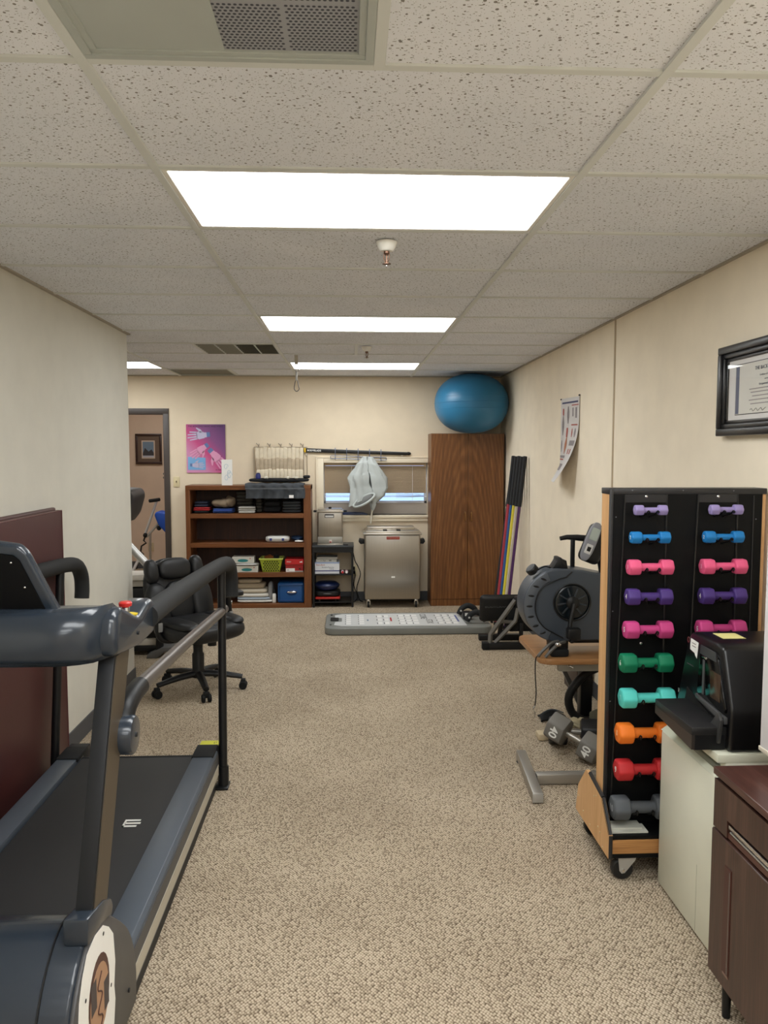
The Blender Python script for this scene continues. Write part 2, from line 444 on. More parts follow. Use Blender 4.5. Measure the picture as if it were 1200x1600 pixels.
# ceiling lights
def troffer(k, c, label):
    x0, x1, y0, y1 = X0+TW*c+RW, min(X0+TW*(c+1), xr(gy(k))-.01)-RW, gy(k)+RW, gy(k+1)-RW
    t = T('ceiling_light', label, 'ceiling light', ((x0+x1)/2, (y0+y1)/2, CZ), 'fluorescent ceiling troffers')
    f = B(); w = .016
    for a in ((x0, x1, y0, y0+w), (x0, x1, y1-w, y1), (x0, x0+w, y0+w, y1-w), (x1-w, x1, y0+w, y1-w)): f.box(*a, CZ-.001, CZ+.06, .002, 1)
    f.box(x0+w, x1-w, y0+w, y1-w, CZ+.05, CZ+.06)
    t.part('light_frame', f, WHITEM)
    t.part('diffuser', B().box(x0+w, x1-w, y0+w, y1-w, CZ+.004, CZ+.01), DIFF)
troffer(1, 0, 'largest lit ceiling panel, nearest overhead, in front of the first sprinkler')
troffer(5, 0, 'middle lit ceiling panel between the two sprinklers')
troffer(9, 0, 'lit ceiling panel nearest the back wall, beside the hanging carabiner')
troffer(9, -2, 'lit ceiling panel half hidden by the left wall corner, near the doorway')
troffer(-2, 0, 'added unseen ceiling panel just above the photographer, brightening the near end')
troffer(-4, 0, 'added unseen ceiling panel a step behind the photographer')
troffer(-2, 1, 'added unseen ceiling panel beside the right wall, brightening wall and fridge')
troffer(-6, 0, 'added unseen ceiling panel by the front wall behind the photographer')
# unseen panel added to light the room behind the doorway
t = T('ceiling_light', 'unseen ceiling panel added to light the room beyond the doorway', 'ceiling light', (-2.3, 9.8, CZ+.03))
t.part('light_frame', B().box(-2.92, -1.68, 9.48, 10.12, CZ+.05, CZ+.09), WHITEM)
t.part('diffuser', B().box(-2.9, -1.7, 9.5, 10.1, CZ+.03, CZ+.05), emit('lit_diffuser_far', (1, .95, .9), 6.0))

# vents
VENTM = M('vent_enamel', (178, 184, 180), .45); DKHOLE = M('vent_dark', (74, 76, 84), .8)
xa, xb, ya, yb = X0+RW, X0+TW/2-RW, gy(-1)+RW, gy(0)-RW
t = T('air_vent', 'large square ceiling vent with a perforated half above the treadmill side', 'vent', ((xa+xb)/2, (ya+yb)/2, CZ))
f = B()
for i, w in enumerate((.018, .032)):
    q = .0 if i == 0 else .016
    for a in ((xa+q, xb-q, ya+q, ya+w), (xa+q, xb-q, yb-w, yb-q), (xa+q, xa+w, ya+w, yb-w), (xb-w, xb-q, ya+w, yb-w)): f.box(*a, CZ-.003+.004*i, CZ+.03, .0015, 1)
t.part('vent_frame', f, VENTM)
xs = xa+.285
t.part('blank_panel', B().box(xa+.032, xs, ya+.032, yb-.032, CZ+.004, CZ+.012), VENTM, label='plain blank half')
gr = t.part('perforated_plate', B().box(xs, xb-.032, ya+.032, yb-.032, CZ+.007, CZ+.012), M('vent_plate_blue_grey', (160, 162, 168), .5), label='perforated half')
f = B(); nx, ny = 26, 50; px = (xb-.036-xs)/nx; py = (yb-ya-.068)/ny
for j in range(ny):
    for i in range(nx):
        if i == 12 or j in (16, 33): continue
        x = xs+px*(i+.5+(.25 if j % 2 else -.25)); y = ya+.034+py*(j+.5); r = .0037
        vs = [f.bm.verts.new((x+r*math.cos(a*PI/3), y+r*math.sin(a*PI/3), CZ+.0066)) for a in range(6)]; f.bm.faces.new(vs)
t.part('perforations', f, DKHOLE, gr, kind='stuff')
xm = X0-TW/2
ya, yb = gy(7)+RW, gy(8)-RW
t = T('air_vent', 'four section grey louvred ceiling vent between the left wall corner and middle light', 'vent', (xm+.3, (ya+yb)/2, CZ))
f = B(); x0 = xm+RW; x1 = X0-RW; w = (x1-x0)/4
for i in range(5): f.box(x0+w*i-(.006 if i else 0), x0+w*i+(.006 if i < 4 else 0), ya, yb, CZ-.003, CZ+.03)
f.box(x0, x1, ya, ya+.012, CZ-.003, CZ+.03); f.box(x0, x1, yb-.012, yb, CZ-.003, CZ+.03); t.part('vent_frame', f, VENTM)
for i in range(4):
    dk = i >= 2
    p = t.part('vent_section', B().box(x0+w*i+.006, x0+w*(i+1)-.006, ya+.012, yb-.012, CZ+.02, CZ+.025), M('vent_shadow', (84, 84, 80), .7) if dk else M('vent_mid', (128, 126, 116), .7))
    f = B()
    for q in range(7):
        y = ya+.03+q*(yb-ya-.06)/6; mm = Matrix.Translation((0, y, CZ+.008)) @ Matrix.Rotation(-.7 if not dk else .7, 4, 'X')
        f.box(x0+w*i+.006, x0+w*(i+1)-.006, -.02, .02, -.001, .001, m=mm)
    t.part('louvres', f, M('vent_louvre', (140, 138, 128), .6), p)
ya, yb = gy(10)+RW, gy(11)-RW
t = T('air_vent', 'dark grey perforated return grille at the ceiling edge above the hand poster', 'vent', (xm-.3, (ya+yb)/2, CZ))
x0 = X0-TW+RW; x1 = xm-RW
f = B()
for a in ((x0, x1, ya, ya+.014), (x0, x1, yb-.014, yb), (x0, x0+.014, ya, yb), (x1-.014, x1, ya, yb)): f.box(*a, CZ-.003, CZ+.02)
t.part('vent_frame', f, VENTM); t.part('grille_plate', B().box(x0+.014, x1-.014, ya+.014, yb-.014, CZ+.004, CZ+.01), M('grille_grey', (112, 110, 98), .6))

# sprinklers
BRASS = M('aged_brass', (120, 92, 76), .35, metal=.9)
def sprinkler(x, y, label):
    t = T('fire_sprinkler', label, 'sprinkler', (x, y, CZ), 'ceiling sprinkler heads')
    t.part('escutcheon', B().lathe([(.040, 0), (.041, -.004), (.034, -.020), (.026, -.034), (.022, -.036), (.010, -.036)], (x, y, CZ)), WHITEM)
    f = B().lathe([(.011, -.034), (.011, -.044), (.006, -.048), (.005, -.052)], (x, y, CZ), n=12)
    for sx in (-1, 1): f.tube([(x+sx*.010, y, CZ-.044), (x+sx*.010, y, CZ-.062), (x+sx*.003, y, CZ-.08)], .0022, 6, 3)
    f.cyl((x, y, CZ-.05), (x, y, CZ-.082), .0028, n=8); t.part('frame_arms', f, BRASS)
    t.part('deflector', B().lathe([(.004, -.086), (.017, -.084), (.017, -.0825), (.004, -.081)], (x, y, CZ), n=16), BRASS)
    t.part('bulb', B().ell((x, y, CZ-.09), (.003, .003, .005), 8, 6), CHROME)
sprinkler(.15, 3.08, 'brass fire sprinkler with white cup just behind the nearest light')
sprinkler(.146, 6.10, 'small dark fire sprinkler behind the middle ceiling light')

# carabiner hanging from the ceiling
x, y = -.426, 6.66
t = T('ceiling_carabiner', 'metal carabiner hanging on a strap from the ceiling grid', 'carabiner', (x, y, CZ))
t.part('strap', B().box(x-.014, x+.014, y-.003, y+.003, CZ-.075, CZ), M('grey_strap', (190, 184, 170), .8))
t.part('ring', B().tube([(x-.006, y, CZ-.07), (x-.012, y, CZ-.12), (x, y-.01, CZ-.135), (x+.02, y, CZ-.128), (x+.012, y, CZ-.075)], .003, 8, 4, closed=True), CHROME)
t.part('link', B().box(x-.009, x+.009, y-.004, y+.004, CZ-.21, CZ-.13, .002), SILVER)
t.part('carabiner_hook', B().tube([(x-.006, y, CZ-.205), (x-.018, y, CZ-.26), (x-.016, y, CZ-.285), (x+.002, y, CZ-.298), (x+.022, y, CZ-.28), (x+.018, y, CZ-.26), (x+.008, y, CZ-.205)], .0035, 8, 4, closed=True), STEELD)

# ================================================================== window in the back wall
yw = YB
wf = B()
tw = .068
wf.box(WX0-tw, WX0, yw-.02, yw, WZ0-tw, WZ1+tw*.75, .004); wf.box(WX1, WX1+.06, yw-.02, yw, WZ0-tw, WZ1+tw*.75, .004)
wf.box(WX0, WX1, yw-.02, yw, WZ1, WZ1+tw*.75, .004); wf.box(WX0-.0, WX1, yw-.034, yw+.14, WZ0-.03, WZ0, .004); wf.box(WX0, WX1, yw-.02, yw, WZ0-tw, WZ0-.028, .004)
wf.box(WX0-tw-.012, WX0-tw, yw-.026, yw, WZ0-tw, WZ1+tw*.75+.012, .003); wf.box(WX0-tw-.012, WX1+.07, yw-.026, yw, WZ1+tw*.75, WZ1+tw*.75+.012, .003)
win = struct('window_1', wf, CREAMP)
struct('lower_panel', S(WX0, WX1, yw+.115, yw+.14, WZ0, 1.055), M('window_lower_panel', (176, 166, 154), .7), win, kind=None)
f = B(); SASH = M('white_vinyl_sash', (226, 230, 240), .35)
f.box(WX0, WX1, yw+.11, yw+.15, 1.055, 1.08, .003); f.box(WX0, WX1, yw+.11, yw+.15, WZ1-.02, WZ1, .003)
f.box(WX0, WX0+.02, yw+.11, yw+.15, 1.055, WZ1, .003); f.box(WX1-.03, WX1, yw+.11, yw+.15, 1.055, WZ1, .003); f.box(.29, .32, yw+.12, yw+.15, 1.08, WZ1-.02, .003)
struct('window_sash', f, SASH, win, kind=None)
g = bpy.data.materials.new('window_glass'); g.use_nodes = True
_t = g.node_tree; _t.nodes.remove(_t.nodes['Principled BSDF'])
_tr = _t.nodes.new('ShaderNodeBsdfTransparent'); _gl = _t.nodes.new('ShaderNodeBsdfGlossy'); _gl.inputs['Roughness'].default_value = .02
_fr = _t.nodes.new('ShaderNodeFresnel'); _fr.inputs[0].default_value = 1.35; _mx = _t.nodes.new('ShaderNodeMixShader')
_ge = _t.nodes.new('ShaderNodeNewGeometry'); _m1 = _t.nodes.new('ShaderNodeMath'); _m1.operation = 'SUBTRACT'; _m1.inputs[0].default_value = 1; _t.links.new(_ge.outputs['Backfacing'], _m1.inputs[1])
_m2 = _t.nodes.new('ShaderNodeMath'); _m2.operation = 'MULTIPLY'; _t.links.new(_fr.outputs[0], _m2.inputs[0]); _t.links.new(_m1.outputs[0], _m2.inputs[1]); _t.links.new(_m2.outputs[0], _mx.inputs[0]); _t.links.new(_tr.outputs[0], _mx.inputs[1]); _t.links.new(_gl.outputs[0], _mx.inputs[2]); _t.links.new(_mx.outputs[0], _t.nodes['Material Output'].inputs[0])
for a, c in ((WX0+.02, .29), (.32, WX1-.03)):
    struct('glass_pane', S(a, c, yw+.130, yw+.134, 1.08, WZ1-.02), g, win, kind=None)
# mini blinds
t = T('window_blind', 'beige mini blind lowered over the high window behind the hanging cloth', 'blind', ((WX0+WX1)/2, yw+.07, WZ1))
BL = M('beige_blind_slat', (204, 184, 156), .55)
t.part('head_rail', B().box(WX0+.004, WX1-.012, yw+.05, yw+.085, WZ1-.03, WZ1-.002, .003), BL)
f = B(); n = 24
for i in range(n):
    z = WZ1-.04-i*(.295/n); mm = Matrix.Translation((0, yw+.07, z)) @ Matrix.Rotation(-1.0, 4, 'X')
    f.box(WX0+.006, WX1-.014, -.0085, .0085, -.0005, .0005, m=mm)
t.part('slats', f, BL, kind='stuff')
f = B()
for i, z in enumerate((1.148, 1.137)):
    f.box(WX0+.006, WX1-.014, yw+.06, yw+.083, z, z+.0012)
f2 = []
for i in range(5):
    mm = Matrix.Translation((.72, yw+.066, 1.125+i*.008)) @ Matrix.Rotation(-.04+i*.035, 4, 'Y')
    f.box(-.2, .10, -.012, .012, -.0006, .0006, m=mm)
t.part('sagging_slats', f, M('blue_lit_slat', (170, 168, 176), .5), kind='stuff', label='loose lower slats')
for x in (.04, .30, .70): t.part('ladder_cord', B().box(x-.0015, x+.0015, yw+.056, yw+.0575, 1.09, WZ1-.03), PAPER)
t.part('bottom_rail', B().box(WX0+.006, WX1-.014, yw+.06, yw+.082, 1.126, 1.132, .002), SASH)
# blue disc on the sill
t_ = solo('balance_disc', B().lathe([(.0, 0), (.13, .0), (.155, .012), (.14, .026), (.06, .034), (0, .035)], (.02, 8.56-.09, WZ0+.0005), m=None) if False else B().prism([(-.06, WZ0+.001), (.205, WZ0+.001), (.215, WZ0+.008), (.17, WZ0+.022), (.09, WZ0+.028), (-.06, WZ0+.03)], 'XZ', yw-.02, yw+.09, .006), M('navy_plastic', (34, 48, 84), .4),
          'dark blue flat pad lying on the window sill behind the small steel tank', 'pad', (.07, yw+.03, WZ0))

# ================================================================== back wall items
# hand anatomy poster
t = T('hand_poster', 'pink and purple poster of illustrated hand anatomy on the back wall', 'poster', (-1.507, YB-.006, 1.39))
x0, x1, z0, z1 = -1.712, -1.302, 1.392, 1.905
pm = NT('poster_print'); tc = pm.n('ShaderNodeTexCoord'); sp = pm.n('ShaderNodeSeparateXYZ'); pm.L.new(tc.outputs['Object'], sp.inputs[0])
fx = pm.math('ADD', pm.math('MULTIPLY', sp.outputs[0], 1.3), pm.math('MULTIPLY', sp.outputs[2], 1.15))
pm.L.new(pm.ramp(fx, [(.0, (214, 150, 190)), (.25, (204, 84, 140)), (.5, (140, 86, 140)), (.8, (104, 70, 120))]), pm.b.inputs['Base Color']); pm.b.inputs['Roughness'].default_value = .35
bd = t.part('poster_board', B().box(x0, x1, YB-.012, YB-.001, z0, z1, .001, 1), pm.m)
def decal(t, name, pts, mat, y, parent): return t.part(name, B().poly([(p[0], y, p[1]) for p in pts], (0, .0006, 0)), mat, parent)
t_blue = M('print_blue', (126, 178, 226), .4); HANDB = M('print_hand_pale', (196, 190, 218), .4); HANDP = M('print_hand_pink', (226, 160, 196), .4); PRDK = M('print_dark', (58, 34, 62), .5); CUFF = M('print_cuff', (104, 128, 178), .4)
decal(t, 'printed_panel', [(x0+.014, z0+.03), (x0+.2, z0+.03), (x0+.2, z0+.16), (x0+.1, z0+.165), (x0+.014, z0+.17)], t_blue, YB-.0126, bd)
t.text('printed_title', 'THE AMAZING HAND AND WRIST', .024, (-1.507, YB-.0126, z1-.022), (1, 0, 0), (0, 0, 1), PRDK, .0003, parent=bd)
t.text('printed_caption', 'Rx Hand', .02, (x1-.07, YB-.0126, z0+.03), (1, 0, 0), (0, 0, 1), PRDK, .0003, parent=bd)
def hand(cx, cz, ang, s, mat, flip=1):
    f = B(); R = Matrix.Rotation(ang, 2)
    def P(x, z): v = R @ Vector((x*s, z*s*flip)); return (cx+v.x, YB-.0136, cz+v.y)
    def quad(a): f.poly([P(*q) for q in a], (0, .0006, 0))
    quad([(-.3, -.32), (.25, -.4), (.45, -.25), (.45, .35), (.2, .42), (-.3, .3)])
    for i, (z, L, a) in enumerate(((-.3, .75, -.12), (-.1, .95, -.04), (.12, .9, .05), (.32, .7, .14))):
        quad([(.4, z-.08), (.4+L, z-.06+a*L), (.45+L, z+a*L), (.4+L, z+.06+a*L), (.4, z+.08)])
    quad([(-.2, .3), (.1, .3), (.45, .75), (.38, .82), (.0, .6)])
    quad([(-.9, -.2), (-.3, -.28), (-.3, .26), (-.9, .2)])
    t.part('printed_hand', f, mat, bd)
    g2 = B(); g2.poly([(lambda v: (v[0], YB-.0141, v[2]))(P(*q)) for q in [(-.9, -.22), (-.55, -.26), (-.55, .24), (-.9, .22)]], (0, .0005, 0)); t.part('printed_cuff', g2, CUFF, bd)
hand(-1.555, 1.79, PI+.1, .105, HANDB, -1); hand(-1.555, 1.64, PI*1.2, .10, HANDP); hand(-1.405, 1.565, -.85, .115, HANDP, -1); hand(-1.615, 1.472, -.05, .068, HANDB)
# switch
t = T('light_switch', 'cream light switch plate beside the door frame', 'light switch', (-1.825, YB-.006, 1.24))
t.part('switch_plate', B().box(-1.857, -1.792, YB-.008, YB, 1.24, 1.35, .003), M('cream_plastic', (222, 208, 168), .4))
t.part('toggle', B().box(-1.829, -1.820, YB-.02, YB-.006, 1.288, 1.308, .002), M('toggle_brown', (120, 104, 74), .5))
# outlet behind the tank
t = T('power_outlet', 'cream power outlet low on the back wall beside the big steel tank', 'outlet', (.055, YB-.004, .3))
t.part('outlet_plate', B().box(.02, .095, YB-.008, YB, .27, .39, .003), MATS['cream_plastic'])
for z in (.30, .345): t.part('plug', B().box(.042, .072, YB-.045, YB-.006, z, z+.03, .004), BLKR)

# hot pack wire rack
t = T('hot_pack_rack', 'white wire rack holding three rows of folded canvas packs above the bookcase', 'wire rack', (-.745, YB-.01, 1.32))
x0, x1 = -1.0, -.47
W = M('wire_grey', (190, 180, 164), .4, metal=.4)
f = B(); 
for x in (x0, x1, x1+.035): f.tube([(x, YB-.012, 1.32), (x, YB-.012, 1.665)], .004, 6)
f.tube([(x0, YB-.014, 1.665), (x1+.035, YB-.014, 1.665)], .004, 6); f.tube([(x0, YB-.03, 1.345), (x1, YB-.03, 1.345)], .004, 6)
t.part('wire_frame', f, W)
for i in range(5):
    x = -.96+i*.117
    t.part('rack_hook', B().tube([(x-.015, YB-.01, 1.705), (x, YB-.02, 1.69), (x+.01, YB-.03, 1.68), (x+.012, YB-.016, 1.662), (x+.016, YB-.012, 1.70)], .004, 6, 3), M('hook_taupe', (150, 138, 124), .5))
PK1 = M('canvas_pack_cream', (226, 214, 190), .9, var=.06, varscale=30); PK2 = M('canvas_pack_tan', (188, 172, 148), .9, var=.08, varscale=30)
for r, (zb, zt, mt) in enumerate(((1.535, 1.655, PK1), (1.42, 1.54, PK2), (1.33, 1.425, PK1))):
    nn = 12
    for i in range(nn):
        xa = x0+.015+r*.008+i*(.51-r*.01)/nn; w = .5/nn
        dz = random.uniform(-.008, .008)
        f = B(); f.ell((xa+w/2, YB-.034-.008*r, (zb+zt)/2+dz), (w*.56, .022+.004*r, (zt-zb)/2+.008), 12, 10, .35, .6, nz=.006, nzs=40)
        t.part('canvas_pack', f, mt)
# body blade stick mounted above window
t = T('flexible_exercise_stick', 'long black exercise stick with yellow band mounted above the window', 'exercise stick', (.09, YB-.012, 1.6))
zc = 1.62
f = B(); f.prism([(-.50, 1.625), (-.48, 1.655), (.62, 1.612), (.668, 1.606), (.672, 1.588), (.62, 1.578), (-.48, 1.612)], 'XZ', YB-.03, YB-.004, .006)
st = t.part('blade', f, M('black_satin', (24, 24, 26), .35))
t.part('yellow_band', B().box(-.468, -.448, YB-.032, YB-.003, 1.611, 1.655, .001), M('yellow_band', (226, 186, 40), .4))
t.text('lettering', 'BODYBLADE', .026, (-.36, YB-.0305, 1.628), (1, 0, -.035), (0, 0, 1), PAPER, .0003, bold=.0006)
t.part('end_cap', B().ell((.65, YB-.017, 1.596), (.028, .014, .018), 14, 10), BLK)
for x in (-.44, .58): t.part('wall_bracket', B().box(x-.01, x+.01, YB-.012, YB, 1.57, 1.60), CHROME)
# hook rail
t = T('hook_rail', 'over-rail metal hook rack hanging from the black stick above the window', 'hook rack', (.11, YB-.03, 1.55))
HB = M('blue_grey_wire', (120, 128, 150), .35, metal=.6)
f = B()
for z in (1.585-.012, 1.545): f.tube([(-.185, YB-.036, z-.0), (.41, YB-.036, z-.018)], .004, 6)
for x in (-.185, .41): f.tube([(x, YB-.036, 1.573-(x+.185)*.03), (x, YB-.036, 1.545-(x+.185)*.03)], .004, 6)
t.part('rail_frame', f, HB)
for i in range(5):
    x = -.135+i*.122; z = 1.64-(x+.185)*.035
    f = B().tube([(x, YB-.012, z+.012), (x, YB-.024, z+.016), (x, YB-.036, z+.006), (x, YB-.037, 1.55-(x+.185)*.03), (x, YB-.05, 1.535-(x+.185)*.03), (x, YB-.062, 1.548-(x+.185)*.03)], .0042, 6, 4)
    t.part('rack_hook', f, HB)
# hanging pale cloth bag
CL = M('pale_grey_terry', (184, 190, 188), .9, bump=(260, .25, .003), var=.05)
t = T('hanging_cloth', 'pale grey terry cover hanging from the hook rack in front of the window', 'cloth', (.2, YB-.1, 1.03))
def loft(b, secs, n=22, nz=.012, seed=0, cap=True):
    rings = []; secs2 = []
    for i in range(len(secs)-1):
        for q in range(5):
            k = q/5; k2 = k*k*(3-2*k)
            secs2.append([a+(c-a)*k2 for a, c in zip(secs[i], secs[i+1])])
    secs2.append(list(secs[-1]))
    for (x, y, z, rx, ry, tl) in secs2:
        row = []
        for i in range(n):
            a = 2*PI*i/n; fo = 1+.24*math.sin(5*a+seed+z*7)+.12*math.sin(9*a+z*14+seed)
            dx = rx*fo*math.cos(a); v = Vector((x+dx, y+ry*fo*math.sin(a), z+dx*tl))
            v += Vector((noise.noise(v*14+Vector((seed, 0, 0))), noise.noise(v*14+Vector((0, 9, seed))), 0))*nz
            row.append(b.bm.verts.new(v))
        rings.append(row)
    b.skin(rings, cap); return b
yc = YB-.105
f = B(); loft(f, [(.185, yc+.04, 1.565, .02, .02, 0), (.16, yc, 1.50, .055, .04, .1), (.115, yc, 1.36, .10, .06, .1), (.12, yc, 1.24, .095, .06, .1), (.125, yc-.01, 1.13, .105, .06, .35), (.12, yc-.015, 1.085, .10, .055, .5)], seed=1)
loft(f, [(.235, yc+.04, 1.56, .022, .02, 0), (.265, yc+.02, 1.48, .06, .05, -.2), (.315, yc+.01, 1.36, .09, .06, -.2), (.33, yc+.01, 1.24, .085, .06, 0), (.31, yc+.01, 1.14, .08, .05, .1), (.27, yc+.02, 1.06, .035, .03, .3), (.258, yc+.02, .99, .012, .012, 0)], seed=4)
cb = t.part('cloth_body', f, CL, ang=80)
pts = []
for i in range(20):
    a = 2*PI*i/20; pts.append((.12+.098*math.cos(a), yc-.03+.05*math.sin(a), 1.078+.098*math.cos(a)*.5+.012*math.sin(a)))
om = Matrix.Translation((.168, yc-.075, 1.105)) @ Matrix.Rotation(-.52, 4, 'Y')
t.part('rolled_hem', B().tube([tuple(om @ Vector((.125*math.cos(2*PI*i/20), .02*math.sin(2*PI*i/20), .036*math.sin(2*PI*i/20)))) for i in range(20)], .012, 8, 2, closed=True), CL, cb)
t.part('sleeve_opening', B().ell((0, .012, 0), (.118, .012, .032), 22, 8, m=om), M('cloth_inside', (128, 130, 130), .95), cb)
t.part('hanging_tail', B().tube([(.258, yc+.02, 1.0), (.25, yc+.02, .94), (.246, yc+.02, .89), (.243, yc+.02, .85)], [.012, .009, .011, .008], 8, 3), M('cream_tail', (214, 208, 190), .9))

# ================================================================== bookcase and contents
yf, ybk = 8.13, 8.485
t = T('bookcase', 'wide low brown wooden bookcase with four shelves against the back wall', 'bookcase', (-1.02, 8.3, 0))
bx0, bx1 = -1.66, -.382
for x0, x1 in ((bx0, bx0+.045), (bx1-.075, bx1)):
    t.part('side_panel', B().box(x0, x1, yf, ybk, 0, 1.268, .002, 1), OAKV)
t.part('top_board', B().box(bx0, bx1, yf-.002, ybk, 1.225, 1.27, .002, 1), OAK)
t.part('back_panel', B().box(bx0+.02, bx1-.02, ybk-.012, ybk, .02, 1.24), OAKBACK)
for z0, z1 in ((.0, .043), (.323, .369), (.632, .678), (.935, .981)):
    t.part('shelf', B().box(bx0+.0455, bx1-.0755, yf-.001, ybk-.013, z0, z1, .002, 1), OAK)
SH = {4: .043, 3: .369, 2: .678, 1: .981, 0: 1.27}

def folded(name, label, x0, x1, z0, z1, mat, layers=3, y0=8.16, y1=8.40, jit=.008, group=None, cat='towel', bulge=.012):
    b = B(); h = (z1-z0)/layers
    for i in range(layers):
        dx0, dx1, dy = random.uniform(0, jit), random.uniform(0, jit), random.uniform(0, jit)
        m = Matrix.Translation(((x0+x1)/2, (y0+y1)/2+dy, z0+.0015+min(h*.1, .004)+h*(i+.5)))
        b.ell((0, 0, 0), ((x1-x0)/2-max(dx0, dx1)-.003, (y1-y0)/2-dy, h*.5), 20, 8, .45, .28, m=m, nz=min(h*.1, .004), nzs=24)
    return solo(name, b, mat, label, cat, ((x0+x1)/2, (y0+y1)/2, z0), group, ang=70)
NAVY = M('navy_cloth', (36, 42, 60), .9, var=.1); BLACKC = M('black_cloth', (24, 25, 28), .95, var=.15); RED = M('red_cloth', (170, 40, 44), .9); BLUE = M('blue_cloth', (48, 78, 150), .9)
TAUPE = M('taupe_cloth', (128, 112, 92), .95, var=.12, varscale=20); CHAR = M('charcoal_terry', (66, 70, 75), .95, bump=(240, .3, .003), var=.1); LGREY = M('light_grey_cloth', (178, 176, 170), .95); CHARG = M('dark_taupe_cloth', (66, 64, 58), .95, var=.12)
folded('folded_towel', 'black folded towel at the bottom of the pile on the top shelf, left end', -1.60, -1.43, .981, 1.005, BLACKC, 1, cat='towel')
folded('folded_cloth', 'red folded cloth at the left end of the top shelf', -1.605, -1.415, 1.006, 1.04, RED, 2, cat='cloth')
folded('folded_cloth', 'navy folded garment lying on the red cloth on the top shelf', -1.60, -1.43, 1.042, 1.10, NAVY, 2, cat='cloth', jit=.015)
folded('folded_towel', 'blue folded towel low on the top shelf under the taupe cloth', -1.405, -1.18, .981, 1.026, BLUE, 3)
b = B()
b.ell((-1.30, 8.27, 1.078), (.11, .10, .045), 28, 16, .9, .8, nz=.03, nzs=16); b.ell((-1.24, 8.26, 1.10), (.075, .08, .05), 22, 14, .9, .9, nz=.03, nzs=20)
solo('crumpled_cloth', b, TAUPE, 'crumpled taupe cloth on the blue towel on the top shelf', 'cloth', (-1.30, 8.27, 1.026), ang=80)
folded('folded_towel', 'tall stack of dark taupe folded cloth behind the grey towel', -1.175, -.985, .981, 1.20, CHARG, 6, y0=8.25, y1=8.44)
folded('folded_towel', 'light grey folded towel at the shelf edge on the top shelf', -1.135, -.95, .981, 1.048, LGREY, 3, y0=8.135, y1=8.245)
folded('folded_towel', 'dark grey folded towel beside the taupe stack, under the hanging charcoal towel', -.97, -.89, .981, 1.12, CHARG, 4, y0=8.25, y1=8.44)
folded('folded_towel', 'black bundle filling the middle of the top shelf', -.88, -.70, .981, 1.16, BLACKC, 3, y0=8.22, y1=8.45)
folded('folded_towel', 'charcoal folded towels at the right end of the top shelf', -.695, -.475, .981, 1.10, CHAR, 4, jit=.015)
# top of bookcase
t = T('greeting_card', 'white tall card with pale blue swirls standing on the bookcase top', 'card', (-1.24, 8.20, 1.27))
cd_ = t.part('card_sheet', B().box(-1.30, -1.19, 8.20, 8.204, 1.2705, 1.535), PAPER)
SW = M('pale_blue_ink', (164, 194, 214), .6)
for cx, cz, r in ((-1.255, 1.46, .024), (-1.225, 1.40, .02), (-1.25, 1.345, .026), (-1.22, 1.37, .03)):
    t.part('printed_swirl', B().tube([(cx+r*(1-i*.05)*math.cos(i*.55), 8.1995, cz+r*1.4*(1-i*.05)*math.sin(i*.55)) for i in range(13)], .0016, 5), SW, cd_)
b = B()
def drape(u, v):
    x = -1.05+u*.60
    L = v*.36
    ripple = .011*math.sin(u*38+1+2*v)+.009*math.sin(u*17-v*4)+.008*noise.noise(Vector((u*12, v*8, 3)))
    if L < .2: return (x, 8.118+.2-L, 1.289+.004*math.sin(u*30)+.003)
    d = L-.2; th = min(d/.02, PI/2)
    if d < .0314: return (x, 8.118-.02*math.sin(d/.02), 1.292-.02*(1-math.cos(d/.02)))
    return (x+.01*math.sin(v*9), 8.098+ripple*min(1, d*12), 1.272-(d-.0314)*1.03)
b.grid(drape, 60, 24, .008)
ob = T('draped_towel', 'charcoal terry towel draped over the right front edge of the bookcase top', 'towel', (-.75, 8.1, 1.15))
ob.part('towel_sheet', b, CHAR, ang=80)
ob.part('hem_band', B().grid(lambda u, v: (-1.048+u*.596, 8.080+.006*math.sin(u*38+1), 1.235+v*.012), 50, 1, .004), M('towel_band', (92, 96, 100), .9))
ob.part('care_tag', B().box(-.60, -.555, 8.066, 8.074, 1.145, 1.175), PAPER)
folded('folded_towel', 'black folded towel on the bookcase top behind the draped charcoal towel', -1.04, -.40, 1.2965, 1.335, BLACKC, 1, y0=8.20, y1=8.42)
folded('folded_towel', 'small black roll at the right end of the bookcase top', -.475, -.39, 1.336, 1.365, BLACKC, 1, y0=8.22, y1=8.38)
t = T('spray_cap', 'small dark blue cup standing behind the draped charcoal towel', 'cup', (-.93, 8.23, 1.336))
t.part('cup_body', B().lathe([(.012, 0), (.026, .002), (.028, .03), (.022, .05), (.01, .052)], (-.93, 8.23, 1.336)), M('deep_blue_plastic', (34, 42, 110), .4))
t.part('cup_lid', B().lathe([(.02, .05), (.022, .055), (.012, .062), (.002, .063)], (-.93, 8.23, 1.336)), M('deep_blue_lid', (26, 32, 84), .4))
for i, (x, w_, lab) in enumerate(((-.845, .04, 'small white tube lying beside the blue cup on the bookcase top'), (-.62, .03, 'white label tag near the middle of the bookcase top'), (-.535, .05, 'white crumpled tag at the right end of the bookcase top'))):
    b = B(); b.ell((x, 8.21, 1.348), (w_/2, .02, .012), 14, 8, .8, .6, nz=.006, nzs=40); solo('paper_tag', b, M('off_white_tag', (206, 202, 186), .7), lab, 'tag', (x, 8.21, 1.336))
